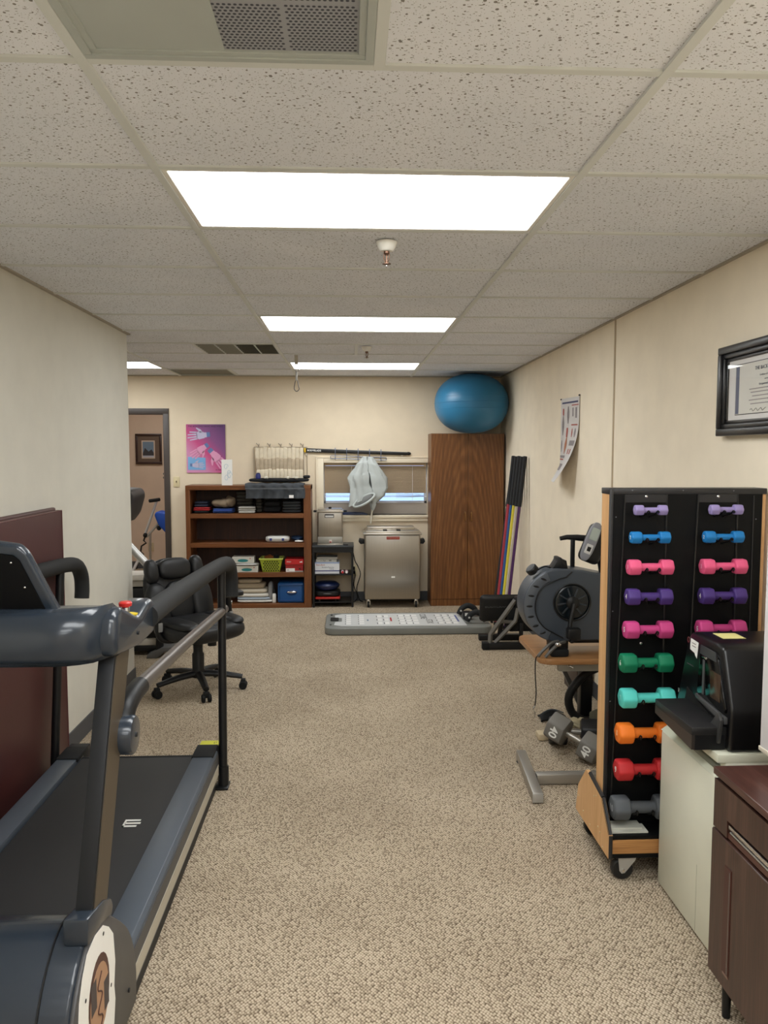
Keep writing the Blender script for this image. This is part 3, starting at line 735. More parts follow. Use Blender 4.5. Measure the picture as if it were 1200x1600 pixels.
# shelf 2
t = T('muscle_stimulator', 'white plastic case with two blue clips on the second shelf', 'plastic case', (-.735, 8.25, .678))
cs = t.part('case_shell', B().ell((-.735, 8.25, .711), (.125, .085, .032), 28, 12, .5, .5), M('white_plastic', (214, 214, 210), .35))
t.part('case_groove', B().box(-.845, -.625, 8.163, 8.17, .709, .712), M('groove_grey', (150, 150, 148), .5))
for x in (-.80, -.675): t.part('blue_clip', B().box(x-.012, x+.012, 8.160, 8.172, .697, .722, .002), M('clip_blue', (40, 52, 120), .4))
b = B(); b.ell((-.528, 8.28, .712), (.058, .07, .022), 22, 12, nz=.02, nzs=30); b.ell((-.565, 8.3, .714), (.035, .05, .022), 18, 10, nz=.012, nzs=34)
solo('blue_bag', b, M('dark_blue_bag', (32, 58, 92), .6), 'dark blue pouch at the right end of the second shelf', 'pouch', (-.53, 8.28, .678))
b = B(); b.ell((-.512, 8.18, .690), (.045, .03, .0085), 18, 8, .8, .6, nz=.005, nzs=40); solo('paper_wad', b, PAPER, 'crumpled white paper in front of the dark blue pouch', 'paper', (-.505, 8.18, .678))
# shelf 3
TEAL = M('teal_print', (40, 124, 126), .4); BOXW = M('glove_box_white', (206, 204, 194), .6)
def glovebox(x0, z0, label, dark=False):
    t = T('glove_box', label, 'box', (x0+.11, 8.22, z0), 'glove boxes on the third shelf')
    bd = t.part('box_body', B().box(x0, x0+.225, 8.16, 8.29, z0+.001, z0+.068, .002, 1), BOXW)
    t.part('printed_oval', B().prism([(x0+.11+.055*math.cos(a*PI/9), z0+.028+.016*math.sin(a*PI/9)) for a in range(18)], 'XZ', 8.1588, 8.16), TEAL, bd)
    t.part('printed_mark', B().box(x0+.18, x0+.19, 8.1588, 8.16, z0+.045, z0+.055), RED, bd)
    return t
glovebox(-1.16, .369, 'lower white and teal glove box on the third shelf')
b = B(); b.ell((-1.05, 8.22, .4512), (.12, .075, .0105), 24, 8, .7, .4, nz=.008, nzs=30); solo('loose_gloves', b, M('pale_glove', (200, 200, 198), .6), 'pale loose papers between the two glove boxes', 'paper', (-.93, 8.22, .438))
glovebox(-1.199, .464, 'upper white and teal glove box resting on top of the papers')
t = T('storage_basket', 'lime green perforated plastic basket on the third shelf', 'basket', (-.755, 8.24, .369))
LIME = M('lime_plastic', (164, 178, 48), .45)
f = B(); top = (-.915, -.683, 8.15, 8.36, .508); bot = (-.885, -.713, 8.17, 8.34, .371)
def ringr(q, ins=0): return [(q[0]+ins, q[2]+ins, q[4]), (q[1]-ins, q[2]+ins, q[4]), (q[1]-ins, q[3]-ins, q[4]), (q[0]+ins, q[3]-ins, q[4])]
rs = [[f.bm.verts.new(p) for p in ringr(q, i)] for q, i in ((bot, 0), (top, 0), (top, .005), (bot, .005))]
f.skin(rs, False); f.bm.faces.new(rs[0]); f.bm.faces.new(rs[3])
bk = t.part('basket_wall', f, LIME)
f = B()
for a in ((-.923, -.675, 8.142, 8.152), (-.923, -.675, 8.358, 8.368), (-.923, -.913, 8.152, 8.358), (-.685, -.675, 8.152, 8.358)): f.box(*a, .502, .514, .002, 1)
t.part('basket_rim', f, M('lime_rim', (196, 206, 96), .4))
f = B()
for r in range(6):
    for c in range(7):
        x = -.799-.075+c*.025+(.0125 if r % 2 else 0); z = .385+r*.019; y = 8.17-(z-.371)/.137*.02-.0022
        if c == 6 and r % 2: continue
        f.prism([(x+.0085*math.cos(a*PI/3+PI/6), z+.0075*math.sin(a*PI/3+PI/6)) for a in range(6)], 'XZ', y-.0006, y+.003)
t.part('perforations', f, M('hole_dark', (30, 34, 12), .8), bk, kind='stuff')
b = B(); b.ell((-.83, 8.25, .515), (.05, .06, .022), 18, 10, nz=.010, nzs=30); solo('basket_item', b, M('orange_brown', (150, 84, 40), .6), 'orange brown item lying in the lime basket', 'sundries', (-.83, 8.25, .49))
b = B(); b.ell((-.745, 8.25, .515), (.032, .07, .022), 18, 10, nz=.02, nzs=30); solo('basket_item', b, BLACKC, 'dark item lying at the right side of the lime basket', 'sundries', (-.745, 8.25, .49))
t = T('shoe_box', 'red shoe box with a white label on the third shelf', 'box', (-.545, 8.25, .369))
REDB = M('red_card', (190, 32, 34), .5)
t.part('box_body', B().box(-.650, -.468, 8.165, 8.36, .370, .452, .002, 1), M('red_card_dark', (160, 26, 28), .5))
ld = t.part('box_lid', B().box(-.655, -.463, 8.158, 8.37, .448, .503, .002, 1), REDB)
t.part('label_sticker', B().box(-.647, -.555, 8.1635, 8.165, .372, .408), PAPER); t.part('grey_strip', B().box(-.555, -.469, 8.1636, 8.165, .372, .382), LGREY)
t.text('lettering', '43', .02, (-.625, 8.1632, .39), (1, 0, 0), (0, 0, 1), BLK, .0003)
t.text('lettering', 'SPORT', .016, (-.615, 8.1578, .476), (1, 0, 0), (0, 0, 1), PAPER, .0003, parent=ld)
t.part('printed_mark', B().poly([(-.505, 8.1576, .47), (-.475, 8.1576, .468), (-.48, 8.1576, .488), (-.488, 8.1576, .478), (-.5, 8.1576, .48)], (0, .0004, 0)), PAPER, ld)
t.part('printed_mark', B().box(-.515, -.495, 8.1634, 8.165, .395, .41), M('print_brown', (70, 16, 16), .6))
# shelf 4
t = T('linen_stack', 'stack of white and taupe folded linen in a clear bag on the bottom shelf', 'linen', (-.95, 8.28, .043))
cols = [M('linen_white', (222, 222, 218), .9), M('linen_blue', (170, 184, 198), .9), M('linen_white2', (226, 224, 216), .9), M('linen_cream', (214, 206, 190), .9), M('linen_taupe', (168, 154, 132), .9), M('linen_taupe2', (160, 146, 124), .9)]
z = .0475
for i, (mt, h, wd_) in enumerate(zip(cols, (.03, .03, .045, .05, .06, .05), (.19, .18, .175, .165, .15, .12))):
    t.part('linen_fold', B().ell((-.97-.012*i, 8.28, z+h/2), (wd_, .11, h*.5), 24, 10, .5, .35, nz=.003, nzs=18), mt, ang=70); z += h*.93
t.part('clear_bag', B().ell((-.815, 8.28, .155), (.028, .10, .10), 16, 12, .7, .7, nz=.008, nzs=20), M('clear_bag_grey', (150, 152, 154), .25))
t = T('lotion_bottle', 'small white bottle with black cap beside the blue bin', 'bottle', (-.775, 8.2, .043))
t.part('bottle_body', B().lathe([(.018, 0), (.02, .003), (.02, .088), (.012, .098)], (-.775, 8.2, .044)), PAPER)
t.part('bottle_cap', B().lathe([(.013, .098), (.013, .135), (.01, .14)], (-.775, 8.2, .044), n=16), BLK)
t = T('storage_bin', 'blue plastic bin with silver handle on the bottom shelf', 'bin', (-.595, 8.27, .043))
BIN = M('blue_bin_plastic', (22, 84, 150), .4)
t.part('bin_body', B().box(-.735, -.462, 8.17, 8.42, .0435, .255, .018, 3), BIN)
t.part('bin_rim', B().tube([(-.715, 8.165, .07), (-.715, 8.165, .228), (-.48, 8.165, .228), (-.48, 8.165, .07)], .006, 8, closed=True), M('blue_bin_dark', (18, 70, 130), .4))
t.part('handle_recess', B().ell((-.588, 8.17, .155), (.058, .008, .03), 20, 8), M('bin_recess', (14, 60, 118), .5))
t.part('bin_handle', B().ell((-.588, 8.165, .158), (.05, .012, .014), 20, 10), CHROME)

# ================================================================== steel tanks and stand
t = T('utility_stand', 'black steel three tier stand between bookcase and big steel tank', 'stand', (-.16, 8.28, 0))
sx0, sx1, sy0, sy1 = -.374, .058, 8.125, 8.46
t.part('table_top', B().box(sx0, sx1, sy0, sy1, .628, .645, .003), M('dark_grey_top', (54, 58, 62), .4))
f = B()
f.box(sx0+.004, sx1-.004, sy0+.003, sy0+.008, .575, .628); f.box(sx0+.004, sx1-.004, sy1-.008, sy1-.003, .575, .628); f.box(sx0+.003, sx0+.008, sy0+.01, sy1-.01, .575, .628); f.box(sx1-.008, sx1-.003, sy0+.01, sy1-.01, .575, .628)
t.part('apron', f, BLKM)
for x in (sx0+.004, sx1-.026):
    for y in (sy0+.004, sy1-.026): t.part('leg', B().box(x, x+.022, y, y+.022, 0, .628, .002, 1), BLKM)
for z in (.335,): t.part('shelf', B().box(sx0+.01, sx1-.01, sy0+.012, sy1-.01, z, z+.014, .002, 1), BLKM)
t.part('shelf', B().box(sx0+.01, sx1-.01, sy0+.012, sy1-.01, .045, .058, .002, 1), BLKM)
t.part('brace', B().tube([(sx1-.03, sy0+.016, .575), (sx1-.012, sy0+.016, .53)], .006, 6), BLKM)
# boxes on the stand
t = T('tubing_box', 'white carton with a dark blue stripe on the middle tier of the stand', 'box', (-.22, 8.23, .349))
bd = t.part('carton', B().box(-.346, -.092, 8.155, 8.38, .3497, .47, .002, 1), M('white_carton', (222, 224, 228), .55))
t.part('blue_stripe', B().box(-.3461, -.0919, 8.1542, 8.155, .376, .386), M('stripe_blue', (36, 48, 120), .5), bd)
t.part('blue_edge', B().box(-.3461, -.0919, 8.1542, 8.155, .457, .4705), M('stripe_pale_blue', (150, 168, 206), .5), bd)
t.text('lettering', 'Thera-Band', .02, (-.29, 8.1538, .443), (1, 0, 0), (0, 0, 1), RED, .0003, parent=bd)
t.text('lettering', 'Resistive Exerciser', .017, (-.21, 8.1538, .418), (1, 0, 0), (0, 0, 1), M('ink_navy', (40, 44, 90), .5), .0003, parent=bd)
t.text('lettering', 'Tubing', .017, (-.175, 8.1538, .400), (1, 0, 0), (0, 0, 1), MATS['ink_navy'], .0003, parent=bd)
t = T('flat_box', 'grey flat box lying on the white carton', 'box', (-.23, 8.25, .47))
bd = t.part('box_body', B().box(-.335, -.12, 8.165, 8.38, .4715, .503, .002, 1), M('grey_carton', (186, 186, 180), .6))
t.text('lettering', '4  Digit', .018, (-.26, 8.1635, .487), (1, 0, 0), (0, 0, 1), BLK, .0003, parent=bd); t.part('printed_mark', B().box(-.20, -.175, 8.1638, 8.165, .481, .493), M('mid_grey', (110, 110, 108), .6), bd)
t = T('flat_box', 'topmost thin grey box on the pile in the stand', 'box', (-.22, 8.27, .503))
bd = t.part('box_body', B().box(-.325, -.113, 8.175, 8.37, .504, .522, .002, 1), MATS['grey_carton']); t.part('box_edge', B().box(-.325, -.113, 8.1742, 8.175, .518, .5222), MATS['mid_grey'], bd)
for i, (x, mt, lab) in enumerate(((-.06, RED, 'small red topped bottle lying beside the white carton'), (-.018, PAPER, 'small white capped bottle lying at the right of the middle tier of the stand'))):
    t = T('small_bottle', lab, 'bottle', (x, 8.18, .349))
    t.part('bottle_body', B().cyl((x, 8.16, .3655), (x, 8.24, .3655), .016, n=14, bev=.003), M('pink_plastic', (206, 170, 176), .4)); t.part('bottle_cap', B().cyl((x, 8.145, .3655), (x, 8.16, .3655), .012, n=12), mt)
t = T('balance_disc', 'dark blue round inflatable balance disc on the lowest tier of the stand', 'balance disc', (-.23, 8.28, .15))
t.part('disc_body', B().lathe([(.02, 0), (.10, .004), (.128, .03), (.132, .045), (.125, .062), (.10, .078), (.03, .086), (.002, .086)], (-.225, 8.28, .168), n=36), M('navy_rubber', (26, 40, 82), .32))
t.part('disc_seam', B().tube([(-.225+.1325*math.cos(a*PI/16), 8.28+.1325*math.sin(a*PI/16), .213) for a in range(32)], .003, 6, closed=True), NAVY)
t = T('scale_case', 'black flat case between the blue disc and the red board', 'case', (-.22, 8.27, .10))
cs = t.part('case_body', B().ell((-.22, 8.27, .137), (.135, .11, .031), 24, 10, .4, .4), BLK); t.part('case_emblem', B().ell((-.22, 8.163, .137), (.05, .005, .007), 14, 6), M('emblem_grey', (90, 92, 96), .4), cs)
t = T('scooter_board', 'red plastic scooter board on casters at the bottom of the stand', 'scooter board', (-.215, 8.27, .058))
t.part('board', B().box(-.345, -.085, 8.14, 8.40, .082, .104, .01, 2), M('red_plastic', (176, 40, 34), .4))
for x in (-.30, -.13):
    for y in (8.17, 8.37): t.part('caster', B().cyl((x-.008, y, .0705), (x+.008, y, .0705), .012, n=12), RUBW)
# small tank
t = T('small_steel_tank', 'small stainless heating tank with black side handles on the black stand', 'heating tank', (-.19, 8.3, .645))
t.part('tank_body', B().box(-.318, -.058, 8.205, 8.42, .655, .99, .014, 3), STEEL)
t.part('tank_rim', B().box(-.328, -.048, 8.197, 8.43, .986, 1.006, .006, 2), STEELX)
t.part('tank_lid', B().box(-.315, -.062, 8.21, 8.42, 1.004, 1.02, .008, 2), STEELX)
t.part('lid_knob', B().lathe([(.008, 0), (.016, .004), (.018, .014), (.01, .02)], (-.19, 8.29, 1.019)), BLK)
for x, d in ((-.328, -1), (-.048, 1)): t.part('handle', B().box(x if d > 0 else x-.035, x+.035 if d > 0 else x, 8.27, 8.34, .982, 1.002, .005), BLK)
t.part('base_flange', B().box(-.322, -.054, 8.19, 8.43, .6455, .658, .003), STEELX)
t.part('control_strip', B().box(-.316, -.060, 8.2, 8.206, .665, .73, .002), M('grey_panel', (168, 166, 158), .4, metal=.5)); t.part('control_switch', B().box(-.20, -.17, 8.194, 8.201, .668, .70, .002), M('switch_cream', (214, 200, 190), .5))
t.part('red_indicator', B().box(-.195, -.175, 8.192, 8.195, .672, .682), RED)
pl = t.part('name_plate', B().box(-.243, -.147, 8.2, 8.206, .93, .968, .002), BLK); t.part('plate_text', B().box(-.237, -.153, 8.198, 8.2005, .935, .955), M('plate_grey', (200, 200, 196), .4), pl)
b = B(); b.box(-.05, 0.0, 8.16, 8.2, .6455, .652, .003); solo('cable_end', b, BLKR, 'black plug lying on the stand top beside the small tank', 'plug', (-.03, 8.18, .645))
# big tank
t = T('steel_heating_tank', 'large stainless steel heating tank on casters below the window', 'heating tank', (.455, 8.25, 0))
hx0, hx1, hy0, hy1 = .168, .745, 8.075, 8.43
t.part('tank_body', B().box(hx0, hx1, hy0, hy1, .085, .765, .02, 3), STEEL)
t.part('tank_rim', B().prism([(hx0-.016, .762), (hx1+.016, .762), (hx1+.016, .782), (hx0-.016, .782)], 'XZ', hy0-.016, hy1+.01, .007), STEELX)
t.part('tank_lid', B().box(hx0+.012, hx1-.012, hy0+.02, hy1, .780, .800, .006), STEELX)
t.part('lid_flap', B().box(hx0+.03, hx1-.05, hy0+.16, hy1-.02, .798, .833, .008), STEELX)
for x in (.36, .50): t.part('lid_handle', B().box(x, x+.042, hy0+.03, hy0+.10, .799, .812, .004), BLK)
pl = t.part('name_plate', B().box(.395, .53, hy0-.003, hy0+.001, .715, .745, .001), M('red_plate', (158, 44, 38), .4))
t.text('plate_lettering', 'HYDROCOLLATOR', .014, (.4625, hy0-.0034, .730), (1, 0, 0), (0, 0, 1), M('plate_pale', (226, 190, 170), .5), .0003, parent=pl)
t.part('white_sticker', B().box(.445, .482, hy0-.0015, hy0+.001, .315, .332), PAPER)
for d, x in ((-1, hx0), (1, hx1)):
    t.part('handle', B().prism([(0, .66), (0, .70), (d*.05, .71), (d*.06, .68), (d*.04, .655)], 'XZ', hy0+.10, hy0+.22, .005, m=Matrix.Translation((x, 0, 0))), BLK)
for x in (hx0+.04, hx1-.04):
    for y in (hy0+.04, hy1-.05):
        c = t.part('caster', B().box(x-.018, x+.018, y-.02, y+.02, .066, .086, .003).box(x-.02, x-.013, y-.015, y+.012, .03, .07).box(x+.013, x+.02, y-.015, y+.012, .03, .07), CHROME)
        t.part('caster_wheel', B().cyl((x-.011, y, .0325), (x+.011, y, .0325), .0325, n=20, bev=.004), RUBW, c)
# cords
b = B().tube([(.05, 8.30, .56), (.072, 8.32, .46), (.10, 8.38, .40), (.13, 8.42, .30), (.09, 8.42, .15), (.12, 8.40, .03), (.16, 8.39, .008)], .005, 8, 5)
b.tube([(.06, YB-.04, .36), (.075, 8.42, .3), (.06, 8.42, .18), (.10, 8.4, .06), (.05, 8.36, .008), (-.02, 8.30, .007)], .005, 8, 5)
solo('extension_lead', b, BLKR, 'black power cords hanging between the stand and the big steel tank', 'cord', (.1, 8.4, 0))

# ================================================================== cabinet, ball, rods
t = T('storage_cabinet', 'tall two door oak laminate cabinet in the back right corner', 'cabinet', (1.24, 8.33, 0))
cx0, cx1, cy0 = .862, 1.622, 8.16
t.part('carcass', B().box(cx0, cx1, cy0+.018, YB-.012, .0, 1.805, .002, 1), CABW)
t.part('plinth', B().box(cx0+.004, cx1-.004, cy0+.004, cy0+.018, 0, .07), CABW)
for i, (a, c) in enumerate(((cx0, 1.2465), (1.2495, cx1))):
    d = t.part('door', B().box(a, c, cy0, cy0+.017, .073, 1.803, .002, 1), CABW)
    x = 1.218 if i == 0 else 1.283
    t.part('handle', B().tube([(x, cy0, .99), (x, cy0-.02, .98), (x, cy0-.024, .94), (x, cy0-.02, .90), (x, cy0, .89)], .006, 8, 4), M('bronze_handle', (150, 110, 66), .3, metal=.8), d)
t = T('exercise_ball', 'large blue exercise ball wedged between the cabinet top and ceiling', 'exercise ball', (1.265, 8.1, 1.806))
BALL = M('blue_ball_vinyl', (44, 116, 156), .36, spec=.5)
b = t.part('ball_body', B().ell((1.265, 8.095, 2.1085), (.377, .377, .302), 56, 32, .92, 1.0), BALL)
f = B()
for z in (-.06, .0, .06):
    r = .3795*math.sqrt(1-(z/.302)**2); f.tube([(1.265+r*math.cos(a*PI/24), 8.095+r*math.sin(a*PI/24), 2.1085+z) for a in range(48)], .0018, 5, closed=True)
t.part('moulded_ribs', f, BALL, b)
# weighted bars
specs = [((176, 50, 66), 'red'), ((30, 84, 150), 'blue'), ((222, 208, 60), 'yellow'), ((206, 196, 178), 'white'), ((76, 34, 92), 'purple')]
tops = [(1.582+.022*q/4, 7.5-.1*q) for q in range(5)]
for i, ((rgb, nm), (tx, ty)) in enumerate(zip(specs, tops)):
    base = Vector((1.371+.0133*i, 7.22-.05*i, .0)); px_ = Vector((tx, ty, 1.575-.004*(i % 2)))
    t = T('weighted_bar', f'weighted exercise bar with {nm} shaft and black foam top leaning in the corner', 'exercise bar', tuple(base), 'weighted bars leaning by the cabinet')
    d = (px_-base); k = .29
    t.part('bar_shaft', B().cyl(base, base+d*(1-k), .0135, n=14), M(f'bar_{nm}', rgb, .4))
    t.part('foam_sleeve', B().cyl(base+d*(1-k), px_, .019, n=14, bev=.003), M('foam_black', (27, 29, 33), .75))
    t.part('bar_foot', B().cyl(base, base+d*.02, .016, n=14), BLKR)
t = T('weighted_bar', 'rearmost weighted bar of which only the black foam top shows', 'exercise bar', (1.355, 7.32, 0), 'weighted bars leaning by the cabinet')
base = Vector((1.355, 7.32, 0)); px_ = Vector((1.60, 7.56, 1.56)); d = px_-base
t.part('bar_shaft', B().cyl(base, base+d*.7, .012, n=12), M('bar_black', (30, 30, 34), .5)); t.part('foam_sleeve', B().cyl(base+d*.7, px_, .019, n=14, bev=.003), M('foam_black'))

# ================================================================== right wall
def wallx(y): return xr(y)
# anatomy chart curling off the wall
t = T('anatomy_chart', 'white paper anatomy chart curling away from the right wall', 'poster', (1.61, 5.75, 1.4))
def chart(u, v, off=0):
    y = 5.985-u*.485; z = 2.015-v*.625-(.01*u)
    curl = (max(0, v-.25)/.75)**2*.16*(u**.8)+max(0, v-.8)*.25*(1-u)
    return (xr(y)-.006-curl-off, y+curl*.35, z+curl*.12)
pp = t.part('chart_sheet', B().grid(lambda u, v: chart(u, v), 16, 24, .0015), M('chart_paper', (216, 212, 210), .6), ang=80)
def mark(u0, u1, v0, v1, mat, name='printed_block', tap=0):
    n = 5
    t.part(name, B().grid(lambda u, v: chart((u0+u1)/2+(u-.5)*(u1-u0)*(1-tap*abs(v-.5)*2), v0+v*(v1-v0), .003), 2, n, .0005), mat, pp)
MR = M('print_muscle_red', (176, 84, 72), .6); MG = M('print_grey', (140, 132, 134), .6); MN = M('print_navy', (56, 60, 100), .6); MO = M('print_orange', (178, 112, 78), .6)
mark(.08, .95, .045, .065, MN, 'printed_title'); mark(.12, .2, .12, .2, MR, tap=.2); mark(.08, .22, .2, .44, MG, 'printed_figure', .8); mark(.36, .46, .35, .46, MR, tap=.2); mark(.33, .5, .46, .66, MO, 'printed_figure', .8)
mark(.36, .5, .1, .3, MG, 'printed_figure', .7); mark(.62, .98, .085, .097, MR, 'printed_bar'); mark(.62, .95, .31, .325, MR, 'printed_bar'); mark(.66, .72, .12, .22, MG); mark(.82, .9, .12, .24, MG); mark(.66, .72, .36, .46, MR, tap=.5); mark(.82, .9, .36, .46, MG, tap=.5); mark(.64, .94, .5, .56, MG); mark(.66, .72, .6, .66, MR); mark(.8, .86, .6, .66, MR)
mark(.04, .5, .72, .735, MR, 'printed_bar'); mark(.08, .16, .5, .64, MG, tap=.6); mark(.06, .55, .68, .71, MG); mark(.1, .6, .78, .86, MG)
for y in (5.985, 5.50): t.part('corner_pin', B().ell((xr(y)-.008, y, 2.012), (.006, .014, .006), 10, 6), BLK)
# framed certificate
t = T('framed_certificate', 'white matted certificate in a wide black frame on the right wall', 'framed certificate', (1.6, 2.95, 1.68))
ya, yb, za, zb = 2.55, 3.327, 1.682, 2.053
f = B()
for w0, w1, th in ((0, .03, .035), (.03, .05, .026), (.05, .064, .018)):
    for (a0, a1, c0, c1) in ((ya+w0, yb-w0, za+w0, za+w1), (ya+w0, yb-w0, zb-w1, zb-w0), (ya+w0, ya+w1, za+w1, zb-w1), (yb-w1, yb-w0, za+w1, zb-w1)):
        f.box(1.606-th, 1.607, a0, a1, c0, c1, .004, 2)
t.part('picture_frame', f, M('black_frame_lacquer', (22, 22, 24), .3))
mt = t.part('mat_board', B().box(1.594, 1.602, ya+.06, yb-.06, za+.06, zb-.06), M('mat_white', (226, 224, 222), .6))
t.part('mat_keyline', B().box(1.593, 1.5942, ya+.15, yb-.122, za+.083, zb-.083), BLK, mt)
ct = t.part('certificate_sheet', B().box(1.592, 1.5932, ya+.153, yb-.125, za+.086, zb-.086), M('certificate_paper', (220, 218, 210), .6), mt)
t.part('certificate_band', B().box(1.5915, 1.5921, yb-.155, yb-.128, za+.088, zb-.093), M('cert_navy', (84, 92, 120), .5), mt)
def ct_text(s, size, y, z, m=None): t.text('certificate_lettering', s, size, (1.5914, y, z), (0, -1, 0), (0, 0, 1), m or M('cert_ink', (70, 74, 84), .6), .0002, parent=mt)
ct_text('THE BACK SCHOOL', .02, 2.96, zb-.112, M('cert_ink_bold', (40, 48, 74), .6)); ct_text('Certificate of Completion', .010, 2.96, zb-.14); ct_text('awarded to', .007, 2.96, zb-.157); ct_text('Occupational Therapist', .012, 2.96, zb-.175, M('cert_ink_bold'))
for i, z in enumerate((.192, .205, .22, .235, .25)): t.part('printed_line', B().box(1.5915, 1.592, 2.84, 3.09-.012*(i % 3), zb-z, zb-z+.0035), MG, mt)
t.part('signature', B().tube([(1.5913, 3.08-i*.012, zb-.272+.006*math.sin(i*2.1)) for i in range(11)], .0009, 5, 3), BLK, mt)
t.part('glazing_pane', B().box(1.5875, 1.5885, ya+.06, yb-.06, za+.06, zb-.06), g)  # glass pane over the certificate

# ================================================================== left: mat against the wall
t = T('folding_exercise_mat', 'maroon vinyl exercise mat standing on edge against the left wall', 'exercise mat', (-1.45, 3.2, 0))
t.part('mat_panel', B().box(-1.503, -1.476, 2.25, 4.055, 0.0, 1.335, .010, 3), MAROON); t.part('mat_panel', B().box(-1.474, -1.446, 2.25, 4.05, 0.0, 1.322, .010, 3), MAROON)
t.part('edge_piping', B().tube([(-1.447, 2.26, 1.319), (-1.447, 4.046, 1.319), (-1.447, 4.046, .01)], .004, 8), M('maroon_piping', (96, 56, 56), .45))

# ================================================================== treadmill
t = T('treadmill', 'slate grey treadmill with long padded handrails along the left wall', 'treadmill', (-.99, 2.8, 0))
XRt, XLt = -.62, -1.36
for sgn, xo in ((1, -.625), (-1, -1.355)):
    xi = xo-sgn*.10
    f = B(); f.prism([(xi, .185), (xi, .20), (xo-sgn*.012, .20), (xo, .188), (xo, .06), (xi, .06)], 'XZ', 2.0, 3.70, .002)
    rl = t.part('side_rail', f, TMGREY)
    t.part('rail_stripe', B().box(min(xo, xo+sgn*.003), max(xo, xo+sgn*.003), 2.12, 3.70, .075, .125), M('stripe_beige', (186, 180, 164), .5), rl)
    t.part('rail_dark_band', B().box(min(xo, xo+sgn*.002), max(xo, xo+sgn*.002), 2.0, 3.70, .126, .178), M('rail_graphite', (66, 68, 72), .4), rl)  # dark bevelled edge above the beige stripe
    t.part('rail_base', B().box(min(xi, xo-sgn*.01), max(xi, xo-sgn*.01), 2.0, 3.68, .0, .06), TMDARK)
    t.part('end_pad', B().box(min(xi, xo)-(.005 if sgn > 0 else -.006), max(xi, xo)+(.005 if sgn < 0 else -.006), 3.60, 3.752, .185, .206, .005), BLKR)
    t.part('end_block', B().box(min(xi, xo)+.004, max(xi, xo)-.004, 3.70, 3.815, .06, .198, .004), TMDARK)
ys = t.part('warning_label', B().box(-.722, -.632, 3.754, 3.815, .195, .2005, .001), M('safety_yellow', (208, 206, 50), .5))
t.text('label_mark', '(!', .03, (-.65, 3.785, .2008), (1, 0, 0), (0, 1, 0), BLK, .0003, parent=ys)
t.part('belt', B().box(-1.25, -.728, 2.05, 3.66, .165, .183, .006), BELT)
t.part('deck', B().box(-1.255, -.726, 2.05, 3.68, .07, .164), TMDARK); t.part('rear_roller', B().cyl((-1.25, 3.665, .15), (-.73, 3.665, .15), .035, n=20), BLKR)
f = B()
for i, wv in enumerate((.055, .065, .06)):
    z = .1836; f.box(-.87+.004*i, -.87+wv, 2.96+i*.024, 2.972+i*.024, z, z+.0008)
f.box(-.87, -.862, 2.96, 3.02, .1836, .1844); t.part('belt_logo', f, PAPER)
# motor cover drum
DRUM = [(2.205, .03), (2.212, .12), (2.192, .21), (2.148, .285), (2.09, .345), (2.03, .395), (1.97, .437), (1.92, .463), (1.87, .474), (1.82, .463), (1.77, .435), (1.722, .39), (1.688, .335), (1.668, .27), (1.66, .2), (1.664, .1), (1.68, .03)]
def drum(q):
    out = []; n = len(DRUM)
    for i in range(n-1):
        p0, p1, p2, p3 = [Vector(DRUM[max(0, min(n-1, j))]) for j in (i-1, i, i+1, i+2)]
        for k in range(3):
            u = k/3; out.append(.5*((2*p1)+(p2-p0)*u+(2*p0-5*p1+4*p2-p3)*u*u+(3*p1-p0-3*p2+p3)*u**3))
    out.append(Vector(DRUM[-1])); c = Vector((1.93, .24))
    return [tuple(p+(c-p).normalized()*q) for p in out]
mc = t.part('motor_cover', B().prism(drum(0), 'YZ', -1.36, -.625, .018, seg=3), TMBLUE, ang=30)
t.part('cover_seam', B().tube([(-.695, p[0], p[1]) for p in drum(-.0012)[9:-6]], .0028, 6), BLK, mc)
t.part('cover_skirt', B().box(-1.355, -.63, 1.70, 2.19, .0, .03, .004), TMDARK)
t.part('side_cheek', B().prism(drum(.008), 'YZ', -.627, -.615, .005), M('cheek_graphite', (72, 72, 74), .45))
xp = -.6146
pp_ = t.part('taped_paper', B().poly([(xp, y, z) for y, z in ((1.854, .449), (1.915, .437), (1.96, .405), (1.995, .365), (2.006, .283), (1.992, .224), (1.999, .184), (1.983, .125), (1.90, .10), (1.80, .13), (1.74, .25), (1.725, .322), (1.733, .362), (1.758, .405), (1.793, .44))], (.0006, 0, 0)), PAPER)
def disc(name, y, z, r, mat, x, rz=None, n=24, par=None):
    return t.part(name, B().poly([(x, y+r*math.cos(2*PI*i/n), z+(rz or r)*math.sin(2*PI*i/n)) for i in range(n)], (.0006, 0, 0)), mat, par)
TAN = M('print_tan', (176, 138, 108), .6); UMB = M('print_umber', (86, 58, 50), .6)
disc('printed_ring', 1.872, .285, .080, UMB, xp+.0007, .098, par=pp_); disc('printed_disc', 1.872, .275, .070, TAN, xp+.0014, .086, par=pp_)
for a in ((1.808, .29, .04, .055), (1.905, .24, .035, .055)): t.part('printed_patch', B().box(xp+.002, xp+.0026, a[0], a[0]+a[2], a[1]-.02, a[1]+a[3]), M('print_slate', (72, 64, 64), .6), pp_)
t.part('printed_scroll', B().tube([(xp+.0024, 1.872+.016*math.sin(i*1.15), .205+i*.011) for i in range(13)], .0022, 5, 3), UMB, pp_)
for y, z in ((1.915, .415), (1.775, .34), (1.965, .245)): disc('tack', y, z, .005, BLK, xp+.001, n=8, par=pp_)
t.part('cheek_bolt', B().cyl((-.617, 2.12, .12), (-.611, 2.12, .12), .006, n=8), BLK)
